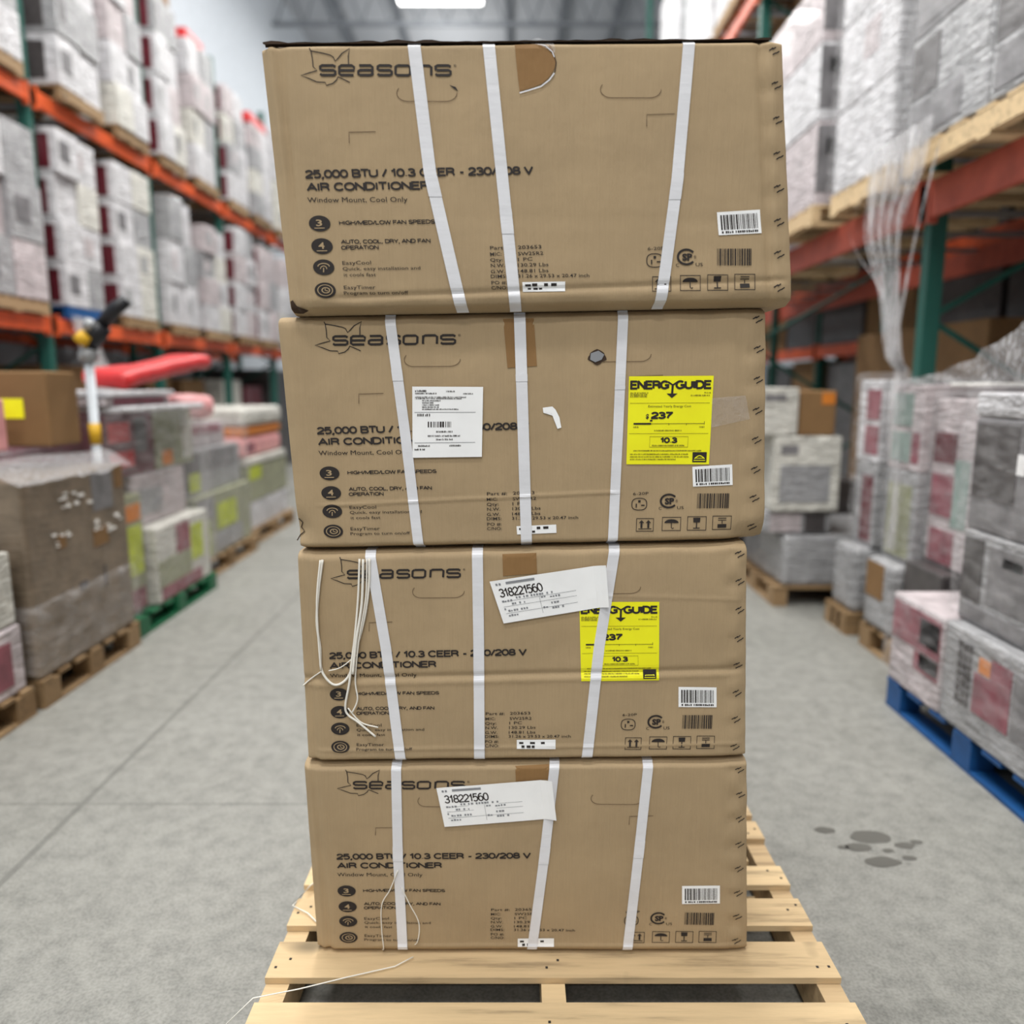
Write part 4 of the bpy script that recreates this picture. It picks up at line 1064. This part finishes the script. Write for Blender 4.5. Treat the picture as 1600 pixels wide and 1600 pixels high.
carton(-3.6, -2.42, 4.82, 5.6, 0.623, 0.96, PINK_WRAP, 'greyish pink wrapped carton in the middle of the green pallet load', 'cartons on the green pallet', [('right', 0.1, 0.5, 0.2, 0.7, GREY_WRAP)])
carton(-3.6, -2.42, 4.52, 5.16, 0.963, 1.36, MAROON, 'maroon carton with dark picture, upper tier of the green pallet load', 'cartons on the green pallet', [('right', 0.1, 0.5, 0.55, 0.85, RED), ('right', 0.1, 0.55, 0.15, 0.4, RED), ('right', 0.6, 0.85, 0.35, 0.9, DARK), ('near', 0.4, 0.95, 0.1, 0.9, ROSE)])
carton(-3.6, -2.42, 5.18, 5.78, 0.963, 1.36, OLIVE, 'olive grey carton beside the maroon one on the green pallet load', 'cartons on the green pallet', [('right', 0.15, 0.4, 0.05, 0.3, ORANGEP), ('right', 0.7, 0.95, 0.1, 0.9, CREAM_WRAP)])
carton(-3.6, -2.30, 4.55, 5.75, 1.363, 1.40, WHITE_WRAP, 'thin flat white carton bridging the maroon and olive cartons', name='flat_carton')
carton(-3.55, -2.38, 4.52, 5.35, 1.403, 1.455, PINK_WRAP, 'thin pinkish flat carton just under the upper white one', name='flat_carton', panels=[('right', 0.1, 0.9, 0.1, 0.9, ROSE)])
carton(-3.55, -2.34, 4.51, 5.35, 1.458, 1.495, WHITE_WRAP, 'upper thin flat white carton reaching past the pole tool', name='flat_carton')
shell('stretch_wrap', -3.68, -2.285, 4.497, 5.80, 0.125, 1.362, 'cloudy stretch film round the pink and lime load on the green pallet', FILM, 0.003)
# red slanting bag
vs, fs = rounded_box(0.15, 0.68, 0.055, 0.05, 3, (6, 10, 1))
vs = [v + Vector((0, 0, 0.06 + 0.02 * noise.noise((v.x * 3, v.y * 3, 0)) + 0.11 * (v.y + 0.68))) for v in vs]
tag(mobj('plastic_bag', vs, fs, RED, loc=(-2.50, 5.42, 1.50), smooth=True), 'bright red plastic bag lying on top of the left floor load', 'bag')
vs, fs = rounded_box(0.36, 0.36, 0.10, 0.08, 3, (5, 5, 2))
vs = [v + Vector((0, 0, 0.10 + 0.02 * noise.noise((v.x * 5, v.y * 5, 4)))) for v in vs]
bg = tag(mobj('plastic_bag', vs, fs, PINK, loc=(-2.95, 6.38, 1.245), smooth=True), 'pink and white wrapped bundle below the end of the red bag', 'bag')
# rose film-covered box behind, and the lime grey cartons
pallet(-3.8, -2.42, 5.82, 7.1, 'wooden pallet under the lime grey cartons on the left')
carton(-3.75, -2.46, 5.84, 7.06, 0.141, 0.66, OLIVE, 'large lime and grey carton at the foot of its pallet', 'lime grey cartons', [('right', 0.02, 0.2, 0.05, 0.6, LIME), ('right', 0.02, 0.3, 0.62, 0.95, GREYPANEL), ('right', 0.35, 0.7, 0.4, 0.8, LIME), ('right', 0.3, 0.8, 0.05, 0.35, GREY_WRAP)])
carton(-3.75, -2.52, 5.88, 7.02, 0.663, 1.02, GREY_WRAP, 'dark grey wrapped carton above the large lime and grey carton', 'lime grey cartons', [('right', 0.02, 0.2, 0.1, 0.5, LIME), ('right', 0.02, 0.22, 0.5, 0.95, DARK), ('right', 0.3, 0.9, 0.5, 0.95, GREYPANEL)])
carton(-3.7, -2.6, 5.95, 6.9, 1.023, 1.215, PINK_WRAP, 'rose striped wrapped carton above the dark grey carton', 'lime grey cartons', [('right', 0.05, 0.9, 0.55, 0.9, ROSE)])
shell('stretch_wrap', -3.77, -2.44, 5.83, 7.08, 0.145, 1.222, 'cloudy stretch film round the lime grey carton load on the left', FILM, 0.004)
# far left pile next to the stack's edge
pallet(-3.85, -2.5, 7.3, 8.6, 'wooden pallet under the farthest lime and cream cartons on the left')
carton(-3.8, -2.55, 7.32, 8.55, 0.141, 0.40, WHITE_WRAP, 'white wrapped carton at the foot of the farthest left pile', 'farthest left pile')
carton(-3.8, -2.55, 7.32, 8.55, 0.403, 0.76, OLIVE, 'olive carton with lime corner in the farthest left pile', 'farthest left pile', [('right', 0.0, 0.3, 0.6, 0.95, LIME)])
carton(-3.8, -2.54, 7.3, 8.5, 0.763, 0.83, CREAM_WRAP, 'flat cream carton over the olive one in the farthest left pile', 'farthest left pile', name='flat_carton')
carton(-3.8, -2.58, 7.25, 8.5, 0.833, 1.03, PINK, 'pink bag-like pack in the farthest left pile', 'farthest left pile', [('right', 0.1, 0.3, 0.2, 0.7, ROSE)], name='pack', ch=0.05)
carton(-3.8, -2.58, 7.3, 8.5, 1.033, 1.13, ORANGEP, 'flat orange pack in the farthest left pile', 'farthest left pile', name='pack', ch=0.03)
carton(-3.8, -2.56, 7.28, 8.5, 1.133, 1.31, CREAM_WRAP, 'cream pack on top of the farthest left pile', 'farthest left pile', name='pack', ch=0.05)
carton(-4.0, -3.1, 8.8, 10.0, 0.0, 1.22, WHITE_WRAP, 'pale wrapped carton standing on the floor behind the farthest left pile', panels=[('near', 0.3, 0.8, 0.75, 0.95, DARK)])

# ------------------------------------------------------------------ right rack
RX, RD = 2.31, 1.45
RYS = [1.10, 4.50, 7.90, 11.3, 14.7]
rack('right', RX, RD, RYS[1:], None, 8.4, ORANGE, 0.17, lambda k: 'green upright frame of the right rack, %s from the near end' % ORD[k])
beams('right', RX, RD, RYS, 2.53, 0.19, ORANGE_DULL, lambda k: 'faded orange beam pair of the right rack, lower level, %s bay' % ORD[k])
beams('right', RX, RD, RYS[1:], 5.2, 0.17, ORANGE, lambda k: 'orange beam pair of the right rack, upper level, %s bay' % ORD[k + 1])

def right_load(xf, y0, y1, tiers, label, style, wood=WOOD, film_mat=None):
    x0, x1 = xf, xf + 1.3
    pallet(x0, x1, y0, y1, 'wooden pallet under %s, right rack' % label, wood=wood, z=2.627, h=0.13)
    z = 2.758
    for t, (h, n) in enumerate(tiers):
        for i in range(n):
            ya = y0 + (y1 - y0) * i / n + 0.004; yb = y0 + (y1 - y0) * (i + 1) / n - 0.004
            mat = style['mat'] if not isinstance(style['mat'], list) else rr.choice(style['mat'])
            pan = list(style['pan'](t, i))
            tn = 'bottom' if t == 0 else ('top' if t == len(tiers) - 1 else TIER[t])
            cn = '' if n == 1 else (' near column' if i == 0 else ' far column')
            carton(x0 + rr.uniform(0, 0.012), x1, ya, yb, z, z + h - 0.003, mat, '%s carton, %s tier%s of %s' % (style['word'], tn, cn, label), 'wrapped cartons on the racks', pan)
        z += h
    return z

stA = {'mat': [GREYPANEL, GREY_WRAP, PINK_WRAP], 'word': 'grey printed', 'pan': lambda t, i: [('left', 0.62, 0.97, 0.45, 0.93, DARK), ('left', 0.04, 0.5, 0.5, 0.93, GREY_WRAP), ('left', 0.3, 0.95, 0.08, 0.4, GREYPANEL)]}
right_load(2.10, 2.95, 4.42, [(0.55, 2), (0.55, 2), (0.5, 2)], 'the nearest grey load', stA)
stB = {'mat': [WHITE_WRAP, CREAM_WRAP], 'word': 'white wrapped', 'pan': lambda t, i: [('left', 0.3, 0.55, 0.4, 0.8, PINK_WRAP)] if (t + i) % 2 else []}
right_load(2.10, 4.59, 5.40, [(0.5, 1), (0.5, 1), (0.52, 1), (0.5, 1)], 'the white load behind the hanging film', stB)
stC = {'mat': [WHITE_WRAP, PINK_WRAP], 'word': 'pale', 'pan': lambda t, i: [('near', 0.0, 0.45, 0.15, 0.95, GREYPANEL), ('near', 0.05, 0.35, 0.6, 0.8, DARK, 'dark_print')]}
right_load(2.06, 5.60, 7.0, [(0.55, 1), (0.5, 1), (0.45, 1)], 'the load beside the top carton', stC)
stD = {'mat': [WHITE_WRAP, CREAM_WRAP], 'word': 'white', 'pan': lambda t, i: [('near', 0.05, 0.5, 0.1, 0.9, PINK_WRAP)]}
right_load(2.16, 8.05, 9.3, [(0.55, 1), (0.55, 1), (0.55, 1)], 'the load past the second upright', stD)
right_load(2.16, 9.5, 10.9, [(0.55, 1), (0.55, 1), (0.5, 1), (0.4, 1)], 'the load before the third upright', stD)
for i, (y0, y1, zt, m) in enumerate(((4.7, 6.0, 6.6, BROWN_CARD), (6.3, 7.7, 6.2, DARK), (8.05, 9.3, 6.9, WHITE_WRAP), (9.5, 10.9, 6.8, WHITE_WRAP), (11.5, 12.8, 7.2, WHITE_WRAP))):
    pallet(2.2, 3.5, y0, y1, 'wooden pallet on the right upper shelf, %s from near' % ORD[i], z=5.287, h=0.13)
    carton(2.22, 3.48, y0, y1, 5.418, zt, m, 'tall carton on the right upper shelf, %s from near' % ORD[i], 'tall cartons on the right upper shelf')
carton(2.3, 3.25, 5.7, 6.9, 4.26, 4.5, BROWN_CARD, 'flat brown carton on the load beside the top carton', name='flat_carton')
shell('stretch_wrap', 2.075, 3.425, 2.92, 4.435, 2.762, 4.42, 'clear stretch film round the nearest grey load of the right rack', FILM, 0.010)
shell('stretch_wrap', 2.075, 3.425, 4.575, 5.425, 2.762, 4.82, 'clear stretch film round the white load behind the hanging film', FILM, 0.010)

# dark underside of the right rack
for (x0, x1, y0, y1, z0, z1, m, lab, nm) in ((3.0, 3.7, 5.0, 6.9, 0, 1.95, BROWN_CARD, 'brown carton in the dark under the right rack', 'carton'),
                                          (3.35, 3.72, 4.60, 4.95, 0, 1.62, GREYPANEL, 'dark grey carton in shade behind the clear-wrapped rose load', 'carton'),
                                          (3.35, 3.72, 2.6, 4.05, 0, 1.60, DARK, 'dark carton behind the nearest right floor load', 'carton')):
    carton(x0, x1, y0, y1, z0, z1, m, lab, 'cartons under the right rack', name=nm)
# a second row of racking behind
R2Y = [2.6, 5.2, 7.8, 10.4, 13.0]
rack('right', 4.0, 1.4, R2Y, None, 6.0, ORANGE, 0.16, lambda k: 'green upright of the hidden rack row behind the right rack, %s from near' % ORD[k])
beams('right', 4.0, 1.4, R2Y, 1.95, 0.14, ORANGE, lambda k: 'dark orange beam pair of the rear rack row, lower level, %s bay' % ORD[k])
beams('right', 4.0, 1.4, R2Y, 2.75, 0.14, ORANGE, lambda k: 'dark orange beam pair of the rear rack row, upper level, %s bay' % ORD[k])
for i, (y0, y1) in enumerate(((2.7, 3.9), (4.0, 5.1), (5.3, 6.45), (6.55, 7.7), (7.9, 9.0), (9.1, 10.3), (10.5, 11.6), (11.7, 12.9))):  # cartons added to block light in the gap behind the right rack
    carton(4.0, 5.36, y0, y1, 2.025, 2.66, (DARK, BROWN_CARD, DARK)[i % 3], 'added light-blocking carton between the two beams of the rear rack row, %s from near' % ORD[i], 'added light-blocking cartons in the rear rack row')
    carton(4.0, 5.36, y0, y1, 2.825, 5.2, DARK, 'tall dark carton added to block light on the rear rack row, %s from near' % ORD[i], 'dark cartons added to block light on the rear rack row')
    carton(4.12, 5.35, y0, y1, 0, 1.86 - 0.06 * (i % 2), (BROWN_CARD, DARK, GREYPANEL)[i % 3], 'added light-blocking carton under the rear rack row, %s from near' % ORD[i], 'added light-blocking cartons under the rear rack row')
for i, y in enumerate((3.0, 3.6)):
    carton(3.37, 3.70, y - 0.15, y + 0.15, 1.603, 1.80, (CREAM_WRAP, WHITE_WRAP)[i], ('pale round-edged pack under the right beam, nearer one', 'pale round-edged pack under the right beam, farther one')[i], name='pack', ch=0.05, panels=[('left', 0.0, 0.4, 0.2, 0.9, RED)] if i == 0 else ())

# ------------------------------------------------------------------ right floor pallets
# nearest: blue pallet with printed cartons
pallet(1.80, 3.15, 2.28, 3.54, 'blue wooden pallet under the rose printed cartons on the right', wood=BLUE)
carton(1.80, 3.1, 3.10, 3.54, 0.141, 0.565, PINK_WRAP, 'rose printed carton at the far end of the blue pallet', 'cartons on the blue pallet',
       [('left', 0.04, 0.96, 0.52, 0.93, ROSE), ('left', 0.04, 0.5, 0.30, 0.5, ROSE), ('left', 0.06, 0.42, 0.6, 0.88, TEAL), ('left', 0.05, 0.4, 0.34, 0.5, TEAL)])
carton(1.80, 3.1, 2.30, 3.09, 0.141, 0.565, GREY_WRAP, 'grey carton with maroon panel and vertical lettering on the blue pallet', 'cartons on the blue pallet',
       [('left', 0.44, 0.58, 0.28, 0.85, ROSE), ('left', 0.58, 0.72, 0.28, 0.66, ROSE), ('left', 0.58, 0.595, 0.66, 0.85, ROSE), ('left', 0.18, 0.42, 0.28, 0.85, GREYPANEL), ('left', 0.60, 0.69, 0.68, 0.82, ORANGEP)])
m = MB()
rw = random.Random(9)
for r_ in range(3):
    z = 0.12
    while z < 0.37:
        l = rw.uniform(0.018, 0.035); m.box(-0.655, -0.6495, 0.20 + r_ * 0.034, 0.222 + r_ * 0.034, z, z + l); z += l + 0.012
m.obj('vertical_lettering', DARK, [o for o in COL.objects if o.get('label', '').startswith('grey carton with maroon panel')][0])
UPX = 1.86
carton(UPX, 3.1, 2.64, 3.13, 0.568, 0.945, GREY_WRAP, 'grey-framed picture carton above the blue pallet, lower of two', 'cartons on the blue pallet',
       [('left', 0.70, 0.97, 0.25, 0.93, DARK), ('left', 0.12, 0.62, 0.28, 0.9, GREYPANEL), ('left', 0.2, 0.45, 0.72, 0.82, GREENP), ('left', 0.1, 0.95, 0.04, 0.2, GREYPANEL)])
carton(UPX + 0.01, 3.1, 2.5, 3.14, 0.948, 1.40, GREYPANEL, 'dark printed carton with orange square, above the grey-framed picture carton', 'cartons on the blue pallet',
       [('left', 0.55, 0.97, 0.3, 0.95, DARK), ('left', 0.30, 0.36, 0.26, 0.36, ORANGEP), ('left', 0.1, 0.4, 0.12, 0.2, ORANGEP), ('left', 0.48, 0.55, 0.55, 0.72, PAPER, 'white_tag')])
carton(UPX, 3.1, 2.1, 2.49, 0.568, 1.40, CREAM_WRAP, 'pale carton at the right frame edge above the blue pallet', 'cartons on the blue pallet')
carton(UPX + 0.01, 3.1, 2.2, 3.15, 1.403, 1.50, WHITE_WRAP, 'flat white wrapped carton on top of the nearest right floor load', 'cartons on the blue pallet', [('left', 0.42, 0.62, 0.1, 0.9, PAPER, 'white_label')], name='flat_carton')
shell('stretch_wrap', 1.835, 3.13, 2.05, 3.17, 0.575, 1.53, 'clear stretch film round the upper cartons of the blue pallet load', FILM, 0.007)
shell('stretch_wrap', 1.772, 3.13, 2.26, 3.575, 0.15, 0.560, 'clear stretch film round the foot of the blue pallet load', FILM, 0.005)

# middle: wrapped rose load, standing on either side of the rack post
pallet(2.04, 3.28, 4.57, 4.90, 'brown wooden pallet under the farther part of the clear-wrapped rose load')
pallet(2.06, 3.28, 3.66, 4.43, 'brown wooden pallet under the nearer part of the clear-wrapped rose load')
carton(2.06, 3.25, 4.58, 4.88, 0.141, 0.55, GREY_WRAP, 'bulging grey wrapped carton at the far foot of the rose load', 'rose load cartons', ch=0.04)
carton(2.06, 3.25, 4.08, 4.42, 0.141, 0.55, GREY_WRAP, 'grey wrapped carton with tan patch at the middle foot of the rose load', 'rose load cartons', [('left', 0.3, 0.9, 0.45, 0.95, BROWN_CARD)], ch=0.04)
carton(2.10, 3.25, 3.68, 4.05, 0.141, 0.60, DARK, 'dark carton at the near foot of the rose load', 'rose load cartons')
carton(2.16, 3.25, 4.58, 4.86, 0.553, 1.06, GREY_WRAP, 'grey carton with maroon panel at the far side of the rose load', 'rose load cartons', [('left', 0.1, 0.6, 0.05, 0.85, MAROON)])
carton(2.16, 3.25, 4.58, 4.87, 1.063, 1.56, WHITE_WRAP, 'white-edged rose carton, far top of the rose load', 'rose load cartons', [('left', 0.02, 0.62, 0.1, 0.45, ROSE), ('left', 0.02, 0.62, 0.52, 0.88, ROSE)])
carton(2.15, 3.25, 4.08, 4.42, 0.553, 1.06, GREY_WRAP, 'grey carton with olive panel, middle of the rose load', 'rose load cartons', [('left', 0.15, 0.9, 0.05, 0.85, OLIVE)])
carton(2.15, 3.25, 4.08, 4.43, 1.063, 1.53, PINK_WRAP, 'rose and teal printed carton, middle top of the rose load', 'rose load cartons', [('left', 0.3, 0.9, 0.1, 0.45, TEAL), ('left', 0.3, 0.9, 0.52, 0.9, TEAL), ('left', 0.04, 0.26, 0.1, 0.45, ROSE)])
carton(2.2, 3.25, 3.68, 4.05, 0.603, 1.46, PINK_WRAP, 'tall rose carton at the near side of the rose load', 'rose load cartons', [('left', 0.4, 0.95, 0.3, 0.55, ROSE), ('left', 0.05, 0.4, 0.25, 0.65, TEAL), ('left', 0.4, 0.95, 0.62, 0.8, MAROON), ('left', 0.3, 0.9, 0.02, 0.22, ROSE)])
shell('stretch_wrap', 2.125, 3.275, 4.072, 4.44, 0.56, 1.57, 'clear stretch film round the middle of the rose load', FILM, 0.002)
shell('stretch_wrap', 2.175, 3.275, 3.66, 4.06, 0.61, 1.50, 'clear stretch film round the nearer part of the rose load', FILM, 0.002)
shell('stretch_wrap', 2.135, 3.275, 4.57, 4.885, 0.56, 1.60, 'clear stretch film round the farther part of the rose load', FILM, 0.008)
carton(2.25, 3.2, 3.70, 4.04, 1.52, 1.54, WHITEPLASTIC, 'flat white film-covered sheet on top of the rose load', name='plastic_sheet', ch=0.008, cat='plastic sheet')

# far: white cartons beside the stack
pallet(1.80, 3.0, 5.2, 6.2, 'brown wooden pallet under the white cartons seen right beside the stack')
pallet(1.62, 2.9, 6.3, 7.02, 'brown wooden pallet in the gloom just behind the white cartons')
carton(1.66, 2.85, 6.32, 7.0, 0.141, 0.75, DARK, 'dark wrapped carton standing behind the white cartons beside the stack', 'white cartons beside the stack')
carton(1.86, 2.95, 5.22, 6.15, 0.141, 0.50, GREY_WRAP, 'grey film-covered block at the foot of the white cartons', 'white cartons beside the stack', ch=0.03)
carton(1.72, 2.2, 5.26, 6.15, 0.503, 0.665, GREY_WRAP, 'grey crumpled pack under the lower white carton', 'white cartons beside the stack', [('near', 0.1, 0.55, 0.1, 0.9, PINK_WRAP), ('near', 0.6, 0.9, 0.1, 0.9, DARK)], ch=0.03, name='pack')
carton(1.76, 2.22, 5.22, 6.1, 0.668, 1.185, CREAM_WRAP, 'lower white carton with grey stencilled block beside the stack', 'white cartons beside the stack', [('near', 0.10, 0.36, 0.76, 0.88, GREYPANEL, 'stencil_print'), ('near', 0.1, 0.85, 0.12, 0.62, GREY_WRAP)])
carton(1.62, 1.91, 5.22, 6.1, 1.188, 1.51, CREAM_WRAP, 'upper white carton with grey stencilled block beside the stack', 'white cartons beside the stack', [('near', 0.2, 0.7, 0.72, 0.86, GREYPANEL, 'stencil_print')])
carton(1.92, 2.17, 5.24, 6.1, 1.188, 1.49, BROWN_CARD, 'tan carton with orange mark next to the upper white carton', 'white cartons beside the stack', [('near', 0.6, 0.95, 0.7, 0.95, ORANGEP)])

# hanging gathered film between the two rack loads
m = MB(); rw = random.Random(12)
def ribbon(pts, wd, tw):
    b = len(m.v); pts = [Vector(p) for p in pts]; fine = []
    for i in range(len(pts) - 1):
        p0 = pts[max(i - 1, 0)]; p1 = pts[i]; p2 = pts[i + 1]; p3 = pts[min(i + 2, len(pts) - 1)]
        for j in range(6):
            t = j / 6
            fine.append(0.5 * (2 * p1 + (p2 - p0) * t + (2 * p0 - 5 * p1 + 4 * p2 - p3) * t * t + (3 * p1 - p0 - 3 * p2 + p3) * t ** 3))
    fine.append(pts[-1])
    for i, p in enumerate(fine):
        f = i / (len(fine) - 1); ang = tw + f * 2.2
        w2 = wd * (0.6 + 0.4 * math.cos(f * math.pi * 2)) + 0.004
        d = Vector((0.35 * math.sin(ang), math.cos(ang), 0.1 * math.sin(ang * 2))) * w2
        m.v += [p - d, p + d]
    n = len(fine)
    m.f.extend((b + 2 * i, b + 2 * i + 1, b + 2 * i + 3, b + 2 * i + 2) for i in range(n - 1))
for k in range(13):
    y0 = 4.10 + 0.05 * k
    ribbon([(2.05, y0, 2.84), (2.03, y0 - 0.03, 2.6), (2.02, 4.20 + 0.036 * k, 2.36), (2.04, 4.22 + 0.018 * k, 2.02), (2.06, 4.22 + 0.009 * k, 1.7), (2.10, 4.24, 1.605)], 0.055, k * 1.1)
for k in range(4):
    ribbon([(2.09, 4.20 + 0.02 * k, 1.62), (2.095 - 0.01 * k, 4.18 + 0.03 * k, 1.3), (2.09, 4.16 + 0.025 * k, 0.95), (2.095, 4.20 + 0.015 * k, 0.62)], 0.04, k * 0.8 + 0.2)
ribbon([(2.05, 4.5, 2.82), (2.02, 4.84, 2.5), (2.01, 4.72, 2.3), (2.03, 4.42, 2.05), (2.06, 4.3, 1.75)], 0.02, 0.3)
ribbon([(2.05, 3.95, 2.7), (2.02, 3.97, 2.5), (2.03, 4.1, 2.2), (2.05, 4.22, 1.85)], 0.02, 1.3)
tag(m.obj('hanging_film', FILM_DENSE, smooth=True), 'gathered clear film hanging from the right rack onto the rose load', 'plastic wrap')
# stretched film fan from the bundle up to the right edge
g = []; n = 14
for j in range(7):
    for i in range(n + 1):
        a = i / n; b = j / 6
        y = 4.14 - 1.55 * a; x = 2.07 - 0.22 * a + 0.02 * math.sin(i * 2.1 + j)
        z = (1.53 + 0.02 * a) + b * (0.03 + 0.34 * a ** 2.2) + 0.008 * math.sin(i * 3.3 + j * 2)
        g.append((x, y, z))
tag(mobj('film_sheet', g, [(j * (n + 1) + i, j * (n + 1) + i + 1, (j + 1) * (n + 1) + i + 1, (j + 1) * (n + 1) + i) for j in range(6) for i in range(n)], FILM_DENSE, smooth=True),
    'pale film stretched from the hanging bundle over the nearest right load', 'plastic wrap')

# ------------------------------------------------------------------ damp spots on the floor
rw = random.Random(31)
for i, (x, y, r) in enumerate(((1.08, 2.46, 0.022), (1.22, 2.42, 0.04), (1.31, 2.37, 0.02), (1.15, 2.36, 0.026), (1.19, 2.28, 0.032), (1.29, 2.30, 0.014), (1.10, 2.36, 0.012), (1.36, 2.39, 0.012), (1.24, 2.34, 0.012))):
    n = 22; vs = [(x + r * 1.75 * math.cos(t) * (1 + .3 * noise.noise((math.cos(t) * 1.4, math.sin(t) * 1.4, i))), y + r * 0.9 * math.sin(t) * (1 + .4 * noise.noise((math.cos(t), math.sin(t), i + 9))), 0.0015) for t in [k * 2 * math.pi / n for k in range(n)]]
    tag(mobj('damp_spot', vs, [tuple(range(n))], STAIN), 'dark damp spot on the concrete floor right of the pallet', 'stain', 'damp spots on the floor')
